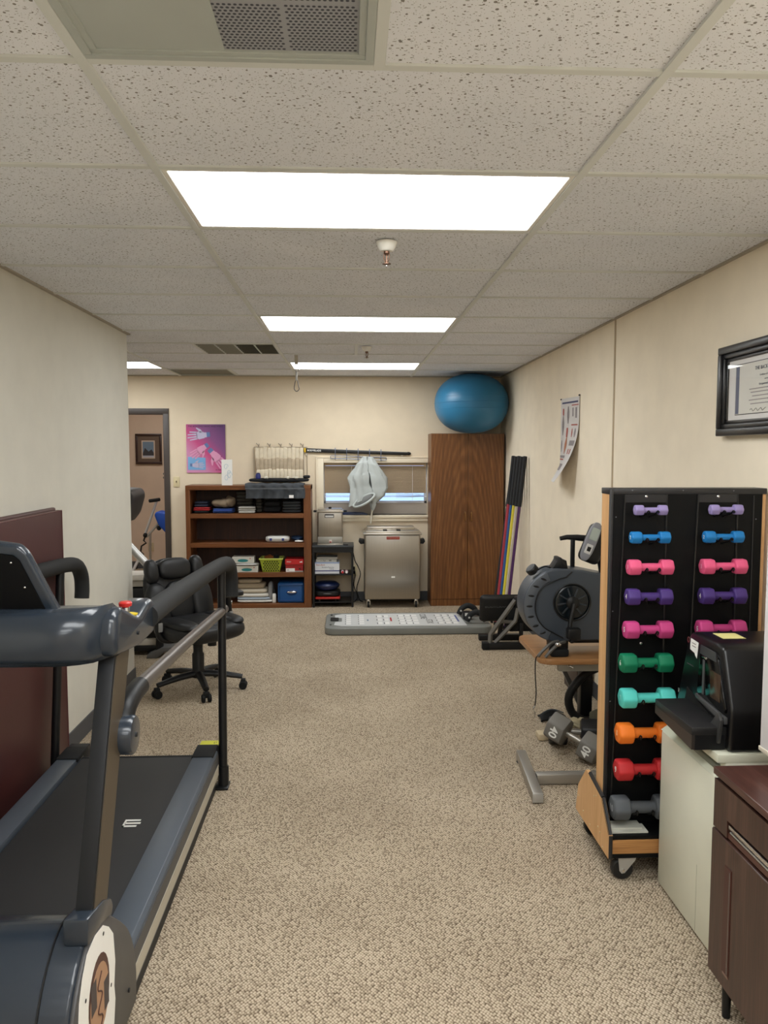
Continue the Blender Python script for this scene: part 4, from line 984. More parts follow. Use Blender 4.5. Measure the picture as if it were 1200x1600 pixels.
# uprights, feet blocks
for sgn, xo in ((1, -.62), (-1, -1.36)):
    xi = xo-sgn*.042
    f = B().prism([(1.83, .44), (1.945, .40), (2.24, 1.08), (2.09, 1.08)], 'YZ', min(xi, xo), max(xi, xo), .003)
    t.part('upright', f, TMDARK)
    t.part('upright_side_shade', B().prism([(1.845, .45), (1.94, .42), (2.225, 1.07), (2.10, 1.07)], 'YZ', xo, xo+sgn*.002), M('upright_shade_brown', (74, 64, 50), .45))  # thin sheet painting the brown tone of the upright's shaded side
    t.part('upright_socket', B().prism([(1.80, .455), (1.90, .447), (1.985, .418), (2.0, .445), (1.985, .468), (1.93, .495), (1.80, .522)], 'YZ', min(xi, xo)-.010, max(xi, xo)+.008, .008), TMBLUE)
# console crossbar
def consec(x):
    # section polygon (y,z) swept in x, rounded towards the ends
    return x
f = B(); rings = []
N = 26
sec = [(1.985, 1.075), (1.965, 1.10), (1.96, 1.15), (1.975, 1.195), (2.01, 1.215), (2.12, 1.205), (2.22, 1.165), (2.23, 1.14), (2.2, 1.09), (2.1, 1.075)]
for i in range(N+1):
    u = i/N; x = -1.36+u*(-.625+1.36)
    e = min(x+1.36, -.625-x); r = .12
    push = 0 if e > r else (1-math.sqrt(max(0, 1-((r-e)/r)**2)))*r*.9
    rings.append([f.bm.verts.new((x, y+push*(2.3-y)/.34*1.0 if y < 2.1 else y, z)) for y, z in sec])
f.skin(rings); cbx = t.part('console', f, TMBLUE, ang=60)
for sgn, xo in ((1, -.60), (-1, -1.385)):
    xi = xo-sgn*.085
    f = B().prism([(2.045, 1.082), (2.16, 1.068), (2.30, 1.052), (2.45, 1.055), (2.468, 1.14), (2.44, 1.168), (2.37, 1.166), (2.28, 1.142), (2.2, 1.172), (2.10, 1.208), (2.05, 1.19), (2.03, 1.13)], 'YZ', min(xi, xo), max(xi, xo), .022, seg=4)
    ar = t.part('console_arm', f, TMBLUE)
    if sgn > 0:
        for y, z in ((2.44, 1.09), (2.25, 1.10)): t.part('arm_screw', B().cyl((xo-.004, y, z), (xo+.003, y, z), .006, n=8), BLK, ar)
es = t.part('stop_button', B().lathe([(.010, 0), (.010, .022), (.018, .024), (.019, .033), (.015, .037), (.002, .038)], (-.645, 2.29, 1.146), n=20), M('stop_red', (196, 44, 40), .35), label='red emergency stop button')
t.part('button_collar', B().lathe([(.0125, 0), (.0125, .02)], (-.645, 2.29, 1.146), n=16), CHROME, es); t.part('button_base', B().lathe([(.026, 0), (.026, .005), (.014, .007)], (-.638, 2.295, 1.142), n=20), M('stop_yellow', (210, 186, 40), .4), es)
# display hood (its back faces the camera)
def hood(poly, y0, y1, m): return B().prism(poly, 'XZ', y0, y1, .01, m=m, seg=3)
mm = Matrix.Translation((0, 2.1, 1.2)) @ Matrix.Rotation(.22, 4, 'X') @ Matrix.Translation((0, -2.1, -1.2))
P1 = [(-1.16, 1.19), (-.80, 1.19), (-.885, 1.375), (-.91, 1.392), (-1.05, 1.415), (-1.16, 1.415)]
P1 = [(-.742, 1.19), (-.812, 1.372), (-.83, 1.392), (-.955, 1.412), (-1.08, 1.392), (-1.098, 1.372), (-1.168, 1.19)]
P2 = [(-.766, 1.185), (-.828, 1.356), (-.842, 1.370), (-.955, 1.388), (-1.068, 1.370), (-1.082, 1.356), (-1.144, 1.185)]
hd = t.part('display_hood', hood(P1, 2.05, 2.085, mm), TMBLUE)
t.part('hood_back_panel', B().prism(P2, 'XZ', 2.044, 2.052, .001, m=mm), M('hood_black', (7, 7, 8), .8, spec=.15), hd)
for x, z in ((-.955, 1.376), (-.848, 1.352), (-.822, 1.285), (-.792, 1.21)): t.part('hood_screw', B().ell((0, 0, 0), (.003, .002, .003), 8, 6, m=mm @ Matrix.Translation((x, 2.043, z))), CHROME, hd)
# handrails
for sgn, xo in ((1, XRt), (-1, -1.395)):
    t.part('handrail_grip', B().tube([(xo, 2.42, 1.11), (xo, 2.7, 1.107), (xo, 3.2, 1.09), (xo, 3.7, 1.07), (xo, 3.95, 1.055), (xo, 4.09, 1.03), (xo, 4.155, .97), (xo, 4.165, .9), (xo, 4.155, .85)], .037, 16, 5), FOAM)
    t.part('support_post', B().tube([(xo+sgn*.014, 3.735, .0), (xo+sgn*.012, 3.75, .15), (xo, 3.86, 1.03)], .02, 14), BLKM)
    t.part('post_sleeve', B().tube([(xo+sgn*.014, 3.735, .003), (xo+sgn*.0135, 3.745, .1)], .026, 14), BLKM)
    t.part('post_foot', B().box(xo-.03+sgn*.008, xo+.042*sgn if sgn > 0 else xo+.03, 3.69, 3.78, .0, .012, .004), BLKM)
    t.part('lower_rail', B().tube([(xo, 2.31, .922), (xo, 2.9, .893), (xo, 3.93, .832)], .022, 16), STEELD)
    t.part('rail_elbow', B().tube([(xo, 2.33, .921), (xo, 2.25, .918), (xo, 2.18, .90), (xo, 2.15, .86), (xo, 2.145, .82)], .028, 16, 4), BLK)
    kn = t.part('pivot_knob', B().lathe([(.046, -.005), (.053, .0), (.054, .04), (.05, .047), (.04, .049), (.002, .05)], (xo-.012 if sgn > 0 else xo-.04, 2.14, .842), 'X', 28), TMBLUE)
    t.part('knob_bolt', B().cyl((xo+.036, 2.14, .842), (xo+.041, 2.14, .842), .007, n=8), BLK, kn)

# ================================================================== office chair
t = T('office_chair', 'black leather swivel office chair behind the treadmill rail', 'office chair', (-1.02, 5.32, 0), rz=math.radians(43), local=True)
for i in range(5):
    a = math.radians(72*i-41); d = Vector((math.cos(a), math.sin(a), 0)); p = Vector((-d.y, d.x, 0))
    f = B().tube([d*.03+Vector((0, 0, .115)), d*.15+Vector((0, 0, .108)), d*.295+Vector((0, 0, .085))], [.03, .026, .02], 10, 3, ry=.8)
    lg = t.part('base_leg', f, BLK)
    c = d*.30
    f = B()
    for q in (-.02, .02): f.cyl(c+p*(q-.011)+Vector((0, 0, .0275)), c+p*(q+.011)+Vector((0, 0, .0275)), .0275, n=18, bev=.005)
    f.box(-.016, .016, -.02, .02, .03, .07, .006, m=Matrix.Translation(c) @ Matrix.Rotation(a, 4, 'Z'))
    t.part('caster', f, BLKR, lg)
t.part('gas_column', B().lathe([(.045, .09), (.046, .13), (.040, .15), (.040, .25), (.032, .26), (.032, .33), (.016, .335), (.016, .385)], (0, 0, 0), n=24), BLK)
t.part('tilt_mechanism', B().box(-.09, .09, -.12, .12, .352, .385, .01).cyl((.06, -.08, .31), (.06, -.08, .36), .03, n=16), BLK)
f = B().ell((0, -.02, .428), (.258, .268, .074), 36, 14, .7, .55); st = t.part('seat', f, LEATHER)
for x in (-.17, .17): t.part('seat_bolster', B().ell((x, -.05, .482), (.075, .2, .032), 22, 10, .8, .7), LEATHER, st)
t.part('seat_cushion', B().ell((0, -.06, .484), (.13, .18, .026), 22, 10, .8, .6), LEATHER, st)
# backrest leans back, behind (+y)
bm_ = Matrix.Translation((0, .20, .385)) @ Matrix.Rotation(-.28, 4, 'X')
bk = t.part('backrest', B().ell((0, .02, .26), (.225, .045, .25), 30, 18, .75, .6, m=bm_), LEATHER)
t.part('back_shell', B().ell((0, .045, .25), (.215, .035, .235), 28, 16, .75, .6, m=bm_), BLK, bk)
t.part('headrest_cushion', B().ell((0, -.03, .425), (.125, .04, .075), 26, 14, .7, .55, m=bm_), LEATHER, bk)
for sx in (-1, 1):
    t.part('head_bolster', B().ell((sx*.175, -.028, .42), (.048, .042, .085), 18, 12, .8, .7, m=bm_), LEATHER, bk)
    t.part('back_bolster', B().ell((sx*.170, -.035, .175), (.085, .05, .165), 22, 14, .8, .8, m=bm_), LEATHER, bk)
t.part('lumbar_cushion', B().ell((0, -.028, .2), (.11, .035, .14), 24, 14, .8, .6, m=bm_), LEATHER, bk)
t.part('back_bracket', B().box(-.04, .04, .12, .30, .375, .40, .005).box(-.04, .04, .27, .30, .385, .58, .005), BLK)
for sx in (-1, 1):
    ar = t.part('armrest', B().ell((sx*.255, -.02, .645), (.042, .125, .022), 22, 10, .5, .5), BLK)
    t.part('arm_post', B().tube([(sx*.255, .02, .63), (sx*.272, .03, .54), (sx*.275, .03, .42), (sx*.22, .02, .372), (sx*.1, 0, .368)], [.022, .022, .022, .02, .018], 10, 4), BLK, ar)
    t.part('adjust_button', B().box(sx*.275-.015, sx*.275+.015, .0, .008, .44, .50, .003), M('button_grey', (140, 140, 138), .4), ar)
    t.part('arm_screw', B().ell((sx*.288, .02, .56), (.008, .01, .012), 10, 8), CHROME, ar)

# ================================================================== recumbent stepper in the alcove
t = T('recumbent_stepper', 'ivory and black recumbent stepper machine behind the left wall corner', 'exercise machine', (-1.9, 6.35, 0))
IVM = M('ivory_machine', (196, 190, 178), .45)
t.part('seat_back', B().prism([(-1.95, 1.06), (-1.765, 1.05), (-1.71, 1.12), (-1.672, 1.25), (-1.675, 1.29), (-1.70, 1.32), (-1.95, 1.33)], 'XZ', 6.2, 6.6, .02, seg=3), M('machine_seat', (48, 46, 46), .5))
t.part('arm_tube', B().tube([(-2.0, 6.28, 1.18), (-1.70, 6.28, .845), (-1.52, 6.28, .645), (-1.44, 6.28, .54)], .031, 16), SILVER)
t.part('ivory_rail', B().box(-2.6, -1.50, 6.24, 6.5, .60, .645, .01), IVM)
t.part('ivory_tray', B().prism([(-2.6, .545), (-1.62, .55), (-1.5, .58), (-1.5, .598), (-2.6, .598)], 'XZ', 6.26, 6.5, .006), M('ivory_shade', (168, 162, 150), .5))
t.part('drive_housing', B().box(-2.5, -1.46, 6.27, 6.55, .12, .545, .02, 3), BLK)
t.part('ivory_skirt', B().box(-2.6, -1.52, 6.23, 6.6, .085, .135, .006), IVM); t.part('base_bar', B().box(-2.6, -1.52, 6.24, 6.58, .035, .082, .006), BLKM)
for x in (-2.5, -1.60): t.part('base_foot', B().box(x, x+.05, 6.26, 6.56, .0, .036, .004), BLKR)
pd = t.part('foot_pedal', B().prism([(-1.585, .0), (-1.575, .03), (-1.46, .085), (-1.36, .09), (-1.36, .06), (-1.44, .05), (-1.50, .0)], 'XZ', 6.15, 6.35, .006), M('pedal_grey', (92, 92, 92), .5))
t.part('pedal_arm', B().tube([(-1.41, 6.2, .66), (-1.44, 6.2, .46), (-1.475, 6.2, .29), (-1.49, 6.2, .06)], .03, 10), BLK)
t.part('arm_sleeve', B().tube([(-1.458, 6.2, .38), (-1.48, 6.2, .25)], .034, 12), SILVER)

# ================================================================== room beyond the door
t = T('framed_picture', 'dark framed landscape picture on the wall beyond the doorway', 'framed picture', (-2.73, 10.99, 1.44))
y = 10.995; x0, x1, z0, z1 = -2.905, -2.55, 1.445, 1.86
f = B()
for a in ((x0, x1, z0, z0+.03), (x0, x1, z1-.03, z1), (x0, x0+.03, z0+.03, z1-.03), (x1-.03, x1, z0+.03, z1-.03)): f.box(a[0], a[1], y-.025, y, a[2], a[3], .004)
t.part('picture_frame', f, M('dark_mahogany', (54, 32, 28), .35))
mt = t.part('mat_board', B().box(x0+.03, x1-.03, y-.012, y-.004, z0+.03, z1-.03), M('brown_mat', (104, 84, 70), .7))
cxp, czp = (x0+x1)/2-.0, (z0+z1)/2-.005
t.part('inner_mat', B().box(cxp-.095, cxp+.085, y-.014, y-.012, czp-.125, czp+.12), M('pale_mat', (206, 186, 168), .7), mt)
pr = t.part('print_sky', B().box(cxp-.08, cxp+.07, y-.0155, y-.014, czp-.11, czp+.105), M('print_sky', (110, 130, 150), .5), mt)
t.part('print_hill', B().poly([(cxp-.08, y-.0162, czp-.06), (cxp-.05, y-.0162, czp+.02), (cxp, y-.0162, czp-.03), (cxp+.04, y-.0162, czp), (cxp+.07, y-.0162, czp-.05), (cxp+.07, y-.0162, czp-.085), (cxp-.08, y-.0162, czp-.085)], (0, .0005, 0)), M('print_hill', (58, 54, 58), .6), mt)
t.part('print_snow', B().box(cxp-.08, cxp+.07, y-.0163, y-.0157, czp-.11, czp-.085), M('print_snow', (176, 178, 190), .6), mt)
t = T('power_outlet', 'beige power outlet on the wall beyond the doorway', 'outlet', (-2.72, 10.99, .25))
t.part('outlet_plate', B().box(-2.765, -2.69, 10.988, 10.999, .24, .36, .003), M('beige_plastic', (196, 176, 140), .5))
for z in (.27, .315): t.part('socket', B().box(-2.738, -2.717, 10.985, 10.99, z, z+.02), M('toggle_brown'))
t = T('inversion_table', 'white framed inversion table with blue pad in the room beyond the doorway', 'inversion table', (-2.4, 10.0, 0))
WT = M('white_tube', (206, 204, 202), .35)
t.part('handle_bar', B().cyl((-2.49, 9.98, 1.0), (-2.35, 9.98, 1.02), .022, n=12, bev=.006), BLKR)
t.part('adjust_post', B().tube([(-2.40, 10.0, 1.0), (-2.47, 10.0, .80), (-2.53, 10.0, .64), (-2.56, 10.0, .56)], .016, 10), WT)
t.part('pad', B().prism([(-2.42, .83), (-2.385, .875), (-2.25, .855), (-2.0, .75), (-1.98, .45), (-2.27, .59), (-2.37, .70)], 'XZ', 9.92, 10.16, .025, seg=3), M('royal_blue_pad', (32, 84, 190), .5))
t.part('pad_bracket', B().tube([(-2.36, 9.97, .74), (-2.46, 9.97, .62), (-2.53, 9.97, .55)], .014, 8), SILVER)
for p in ((-2.54, 9.97, .57), (-2.37, 9.97, .66)): t.part('clamp', B().ell(p, (.03, .03, .03), 12, 8), BLKR)
t.part('notched_post', B().tube([(-2.545, 10, .57), (-2.57, 10, .5), (-2.54, 10, .47), (-2.6, 10, .43), (-2.61, 10, .36), (-2.575, 10, .33), (-2.63, 10, .29), (-2.67, 10, .14)], .011, 8), BLK)
t.part('front_leg', B().tube([(-2.62, 10, .30), (-2.75, 9.9, .0)], .018, 10), WT); t.part('rear_leg', B().tube([(-2.30, 10.1, .8), (-1.98, 10.2, .0)], .018, 10), WT); t.part('rear_leg', B().tube([(-2.5, 10.05, .6), (-2.62, 10.5, .0)], .016, 10), WT)
t.part('base_bar', B().tube([(-2.80, 9.9, .02), (-2.2, 9.9, .02), (-1.95, 10.2, .02)], .018, 10), WT)

# ================================================================== training board on the floor
t = T('training_board', 'grey stick training board with white exercise chart lying on the carpet', 'training board', (.5, 7.2, 0))
GRB = M('grey_board_plastic', (124, 126, 122), .45)
x0, x1, y0, y1 = -.21, 1.285, 6.86, 7.52
def rrect(x0, x1, y0, y1, r, n=6, right=True):
    pts = []
    for (cx, cy_, a0) in ((x1-r, y1-r, 0), (x0+r, y1-r, 1), (x0+r, y0+r, 2), (x1-r, y0+r, 3)):
        for i in range(n+1): a = (a0+i/n)*PI/2; pts.append((cx+r*math.cos(a), cy_+r*math.sin(a)))
    return pts
t.part('board_body', B().prism(rrect(x0, x1, y0, y1, .09), 'XY', .0, .066, .014, seg=3), GRB, ang=30)
sheet = t.part('chart_sheet', B().prism([(-.13, 6.99), (-.06, 6.935), (1.06, 6.92), (1.05, 7.46), (-.06, 7.46), (-.13, 7.40), (-.12, 7.29), (-.06, 7.28), (-.06, 7.12), (-.12, 7.11)], 'XY', .066, .0685), M('chart_white', (206, 208, 208), .35))
PH = M('photo_white', (236, 236, 234), .5)
for gx, n_, m_, w_ in ((-.02, 1, 5, .055), (.10, 1, 5, .055), (.27, 2, 3, .05), (.47, 3, 4, .06), (.86, 3, 4, .055)):
    for i in range(n_):
        for j in range(m_):
            hx = gx+i*.062; hh = .44/m_; yy = 6.985+j*hh+.01
            if gx > .8: hx = .82+i*.066
            t.part('printed_photo', B().box(hx, hx+w_*.8, yy, yy+hh*.72, .0686, .0692), PH, sheet)
            t.part('printed_caption', B().box(hx-.010, hx-.003, yy+.01, yy+hh*.5, .0686, .0692), M('print_ink', (70, 72, 74), .6), sheet)
t.part('printed_red_block', B().box(.385, .40, 7.12, 7.28, .0686, .0692), RED, sheet); t.part('printed_blue_block', B().box(.17, .185, 7.14, 7.2, .0686, .0692), M('print_steel_blue', (110, 130, 150), .6), sheet); t.part('printed_blue_block', B().box(1.0, 1.016, 7.08, 7.36, .0686, .0692), M('print_indigo', (86, 96, 150), .6), sheet)
t.text('lettering', 'CORE', .085, (.70, 7.32, .0688), (0, -1, 0), (1, 0, 0), M('print_ink'), .0004, parent=sheet); t.text('lettering', 'STIX', .085, (.74, 7.10, .0688), (0, -1, 0), (1, 0, 0), M('print_ink'), .0004, parent=sheet)
t.part('locking_latch', B().box(-.165, -.09, 7.15, 7.26, .066, .078, .004), BLK); 
for y in (7.0, 7.42): t.part('board_bolt', B().lathe([(.01, 0), (.01, .004), (.002, .005)], (-.16, y, .066), n=10), BLK)

# ================================================================== sit up bench
t = T('folding_workout_bench', 'black padded workout bench with angled steel frame beside the training board', 'workout bench', (1.3, 6.5, 0))
t.part('foot_bar', B().box(1.10, 1.50, 6.30, 6.36, .0, .055, .004), BLKM); t.part('foot_cap', B().box(1.095, 1.15, 6.296, 6.364, .0, .06, .005), BLKR)
m = Matrix.Translation((1.29, 6.5, .31)) @ Matrix.Rotation(.18, 4, 'X') @ Matrix.Translation((-1.29, -6.5, -.31))
pd = t.part('seat_pad', B().box(1.10, 1.50, 6.47, 6.53, .19, .425, .035, 4, m=m), LEATHER)
t.text('pad_lettering', 'BODYCRAFT', .035, (1.24, 6.466, .325), (1, 0, 0), (0, .18, 1), M('embossed_grey', (52, 54, 56), .5), .0005, parent=pd)
t.part('frame_tube', B().tube([(1.16, 6.33, .05), (1.165, 6.34, .12), (1.37, 6.36, .40)], .02, 4), M('bench_grey', (104, 101, 95), .4))
t.part('frame_tube', B().tube([(1.20, 6.33, .05), (1.37, 6.34, .23), (1.40, 6.36, .36)], .018, 4), MATS['bench_grey'])
t.part('frame_tube', B().tube([(1.26, 6.40, .10), (1.45, 6.40, .30)], .018, 4), BLKM)
t.part('cross_bar', B().box(1.26, 1.36, 6.38, 6.41, .20, .225, .003), MATS['bench_grey'])
t.part('head_block', B().box(1.37, 1.56, 6.34, 6.46, .33, .42, .02), BLK)
t.part('adjust_knob', B().cyl((1.43, 6.32, .30), (1.43, 6.36, .30), .03, n=16, bev=.006), SILVER)
t.part('side_block', B().box(1.33, 1.56, 6.42, 6.6, .12, .33, .02), BLKR); t.part('rear_post', B().box(1.42, 1.45, 6.40, 6.43, .0, .2, .003), BLKM); t.part('rear_foot', B().box(1.12, 1.5, 6.62, 6.68, 0, .05, .004), BLKM); t.part('rear_leg', B().tube([(1.3, 6.65, .04), (1.3, 6.54, .22)], .02, 8), BLKM)
# ankle cuffs on the training board
t = T('handle_cuffs', 'black curved padded handles lying on the end of the training board', 'handle', (1.06, 7.2, .067))
for (cx, cy_, r) in ((1.13, 7.33, .085), (1.16, 7.02, .085)):
    t.part('padded_arc', B().tube([(cx-r, cy_, .085), (cx-r*.7, cy_, .085+r*.62), (cx, cy_, .09+r*.9), (cx+r*.7, cy_, .085+r*.62), (cx+r, cy_, .085)], .026, 12, 4), FOAM)
    t.part('arc_hole', B().ell((cx-r*.8, cy_-.02, .12), (.012, .01, .012), 10, 6), SILVER)
t.part('cuff_block', B().box(1.06, 1.14, 7.15, 7.23, .0675, .14, .012), BLK); t.part('white_tag', B().box(1.075, 1.115, 7.144, 7.150, .105, .132), PAPER)

# ================================================================== table with arm ergometer
t = T('adjustable_table', 'small oak topped table on a black column under the arm ergometer', 'table', (1.3, 4.5, 0))
tp = rrect(1.03, 1.575, 4.13, 4.72, .07)
t.part('table_top', B().prism(tp, 'XY', .468, .50, .007), TABW)
t.part('apron_rail', B().box(1.14, 1.56, 4.16, 4.20, .425, .467, .003), M('steel_apron', (150, 146, 136), .45, metal=.5)); t.part('apron_rail', B().box(1.14, 1.56, 4.62, 4.66, .425, .467, .003), MATS['steel_apron'])
t.part('apron_clip', B().tube([(1.19, 4.155, .46), (1.205, 4.15, .452), (1.215, 4.152, .447)], .005, 6), CHROME)
t.part('column', B().box(1.36, 1.43, 4.48, 4.55, .04, .467, .005), BLKM); t.part('base_plate', B().box(1.35, 1.55, 4.45, 4.65, .0, .04, .006), BLKM)
t.part('curved_brace', B().tube([(1.50, 4.40, .40), (1.36, 4.40, .34), (1.27, 4.40, .22), (1.285, 4.40, .12), (1.35, 4.40, .07), (1.42, 4.42, .06)], .024, 10, 4), BLKM)
t.part('angled_leg', B().prism([(1.275, .36), (1.30, .36), (1.475, .0), (1.44, .0)], 'XZ', 4.72, 4.745, .002), M('leg_grey', (104, 106, 108), .45))
t = T('storage_box', 'dark brown box standing on the floor behind the table column', 'box', (1.55, 5.2, 0))
t.part('box_body', B().box(1.505, 1.60, 5.05, 5.35, .001, .40, .004), M('brown_box', (74, 62, 54), .6)); t.part('box_lid', B().box(1.50, 1.604, 5.045, 5.355, .40, .43, .004), M('pale_box_lid', (200, 196, 184), .6))
t = T('arm_ergometer', 'dark grey arm ergometer with round fan window on the oak table', 'ergometer', (1.3, 4.35, .5))
# body profile in XZ
pts = []
for i in range(30):
    a = PI*.5+PI*i/29; pts.append((1.165+.198*math.cos(a), .765+.205*math.sin(a)))
pts += [(1.25, .565), (1.56, .57), (1.57, .60), (1.57, .87), (1.45, .93), (1.30, .962)]
ERG = M('ergometer_grey', (66, 73, 82), .38)
bd = t.part('flywheel_housing', B().prism(pts, 'XZ', 4.27, 4.45, .028, seg=4), ERG, ang=30)
# raised outer band with finger slots
f = B(); rr = .172
arc = [(1.165+.198*math.cos(a), .765+.205*math.sin(a)) for a in [PI*.62+PI*.78*i/20 for i in range(21)]]; arc2 = [(1.165+.135*math.cos(a), .765+.15*math.sin(a)) for a in [PI*.62+PI*.78*i/20 for i in range(21)]]
f.prism([(p[0]*.985+1.165*.015, p[1]*.985+.765*.015) for p in arc]+arc2[::-1], 'XZ', 4.262, 4.28, .006); t.part('outer_band', f, M('ergometer_band', (84, 90, 98), .4), bd)
for i in range(7):
    a = PI*.68+PI*.64*i/6; t.part('grip_slot', B().ell((0, 0, 0), (.018, .005, .006), 12, 6, m=Matrix.Translation((1.165+.166*math.cos(a), 4.262, .765+.177*math.sin(a))) @ Matrix.Rotation(-(a-PI)*.35, 4, 'Y')), BLK, bd)
t.part('groove_line', B().tube([(1.235, 4.268, .955), (1.20, 4.262, .925), (1.165, 4.258, .918)]+[(p[0], 4.2595, p[1]) for p in arc2[2:]]+[(1.19, 4.262, .585)], .0035, 6), BLK, bd)
cx, cz_ = 1.236, .785
wd2 = t.part('fan_window', B().lathe([(.002, -.002), (.085, -.002), (.098, .004), (.102, .010), (.102, .02)], (cx, 4.262, cz_), 'Y', 36), M('smoked_plastic', (18, 26, 32), .2))
for i in range(9):
    a = 2*PI*i/9+.2
    t.part('fan_blade', B().box(.03, .082, -.003, .003, -.004, .004, .001, 1, m=Matrix.Translation((cx, 4.258, cz_)) @ Matrix.Rotation(a, 4, 'Y')), M('blade_grey', (56, 62, 68), .35), wd2)
t.part('window_ring', B().tube([(cx+.102*math.cos(a*PI/18), 4.263, cz_+.102*math.sin(a*PI/18)) for a in range(36)], .005, 6, closed=True), BLK, wd2)
t.part('crank_hub', B().lathe([(.036, 0), (.036, -.02), (.026, -.028), (.012, -.032), (.002, -.033)], (cx, 4.262, cz_), 'Y', 24), BLK)
ca = t.part('crank_arm', B().tube([(cx, 4.222, cz_), (cx-.02, 4.212, .70), (cx-.028, 4.205, .645)], .013, 8), BLKM)
t.part('pedal', B().box(cx-.05, cx+.022, 4.15, 4.205, .60, .66, .008), BLK, ca); t.part('pedal_spindle', B().cyl((cx-.024, 4.16, .585), (cx-.024, 4.20, .63), .011, n=10), BLKR, ca)
t.part('tension_knob', B().lathe([(.028, 0), (.034, .006), (.034, .03), (.028, .036), (.002, .038)], (0, 0, 0), 'Z', 24, m=Matrix.Translation((1.04, 4.34, .945)) @ Matrix.Rotation(-.75, 4, 'Y') @ Matrix.Rotation(.2, 4, 'X')), BLK)
t.part('clamp_block', B().prism([(1.135, .965), (1.225, .962), (1.215, 1.012), (1.19, 1.018), (1.188, 1.028), (1.165, 1.028), (1.163, 1.01)], 'XZ', 4.31, 4.40, .005), BLK)
t.part('cable', B().tube([(1.06, 4.34, .955), (1.10, 4.34, .975), (1.14, 4.34, .965)], .004, 6, 4), BLKR)
t.part('rear_skid', B().box(1.24, 1.57, 4.30, 4.42, .545, .575, .008), BLK)
t.part('front_stabiliser', B().tube([(1.13, 4.2, .535), (1.16, 4.34, .535), (1.17, 4.42, .535)], .034, 12), BLK)
t.part('stabiliser_foot', B().box(1.10, 1.20, 4.17, 4.23, .5005, .545, .012), BLKR); t.part('stabiliser_neck', B().box(1.13, 1.23, 4.29, 4.40, .51, .60, .01), BLK)
t.part('rear_foot', B().box(1.48, 1.56, 4.28, 4.44, .5005, .55, .01), BLKR)
for q in (0, .035): t.part('pedal_strap', B().tube([(1.03+q, 4.18-q*.6, .506), (1.06+q, 4.18-q*.6, .54), (1.11+q, 4.2-q*.6, .575), (1.15+q, 4.22-q*.4, .578)], .009, 6, 3), M('strap_grey', (92, 90, 86), .5))
t.part('steel_buckle', B().ell((1.135, 4.16, .575), (.018, .012, .012), 10, 8), CHROME)
t.part('mast', B().tube([(1.44, 4.36, .92), (1.42, 4.36, 1.03), (1.40, 4.36, 1.13)], .022, 10), BLK)
mm = Matrix.Translation((1.355, 4.30, 1.12)) @ Matrix.Rotation(.38, 4, 'Y')
mo = t.part('console_shell', B().box(-.035, .085, -.01, .07, -.12, .10, .03, 3, m=mm), BLK)
t.part('console_face', B().ell((-.012, -.012, -.005), (.034, .012, .112), 24, 14, .7, .6, m=mm), M('console_silver', (140, 142, 150), .35), mo)
t.part('lcd_screen', B().box(-.034, .012, -.026, -.022, .005, .075, .004, 1, m=mm), M('lcd_grey', (176, 186, 180), .25), mo); t.part('keypad', B().box(-.03, .008, -.026, -.022, -.075, -.02, .003, 1, m=mm), M('keypad_white', (214, 214, 214), .5), mo)
t.part('key_mark', B().box(-.02, .0, -.0275, -.025, -.06, -.035, m=mm), BLK, mo)
t.part('grip_bar', B().tube([(1.20, 4.40, 1.125), (1.24, 4.40, 1.133), (1.30, 4.40, 1.13), (1.40, 4.40, 1.12)], [.012, .014, .018, .02], 10), BLK); t.part('grip_post', B().box(1.262, 1.285, 4.39, 4.41, .94, 1.13, .004), BLKM)
# cord with clip hanging from the table
t = T('clip_lanyard', 'thin black lanyard with a metal clip hanging off the table edge', 'lanyard', (1.03, 4.22, .2))
t.part('cord_line', B().tube([(1.045, 4.2, .506), (1.022, 4.195, .49), (1.02, 4.195, .40), (1.028, 4.2, .30), (1.022, 4.2, .225)], .003, 6, 5), BLKR)
t.part('metal_clip', B().tube([(1.022, 4.2, .225), (1.012, 4.2, .205), (1.02, 4.2, .19), (1.02, 4.2, .16)], .0045, 6, 3), CHROME)
# T base of a steel stand partly behind the rack
t = T('steel_stand_base', 'brushed steel T shaped stand base on the carpet beside the dumbbell rack', 'stand base', (.9, 3.7, 0))
ST2 = M('steel_tube_grey', (170, 166, 158), .38, metal=.75)
a, c = Vector((.905, 4.01, .0)), Vector((.868, 3.485, .0)); d = (c-a).normalized(); n_ = Vector((-d.y, d.x, 0))
f = B().prism([tuple((a+n_*.024)[:2]), tuple((a-n_*.024)[:2]), tuple((c-n_*.024)[:2]), tuple((c+n_*.024)[:2])], 'XY', .004, .052, .003); t.part('foot_tube', f, ST2)
t.part('cross_tube', B().box(.912, 1.36, 3.68, 3.73, .004, .052, .003), ST2); t.part('end_cap', B().box(.843, .893, 3.478, 3.486, .006, .050, .002), SILVER)
t.part('post', B().box(1.31, 1.36, 3.68, 3.73, .052, .60, .003), ST2)
for y in (3.52, 3.97): t.part('rubber_foot', B().box(.875, .895, y-.012, y+.012, 0, .004), BLKR)
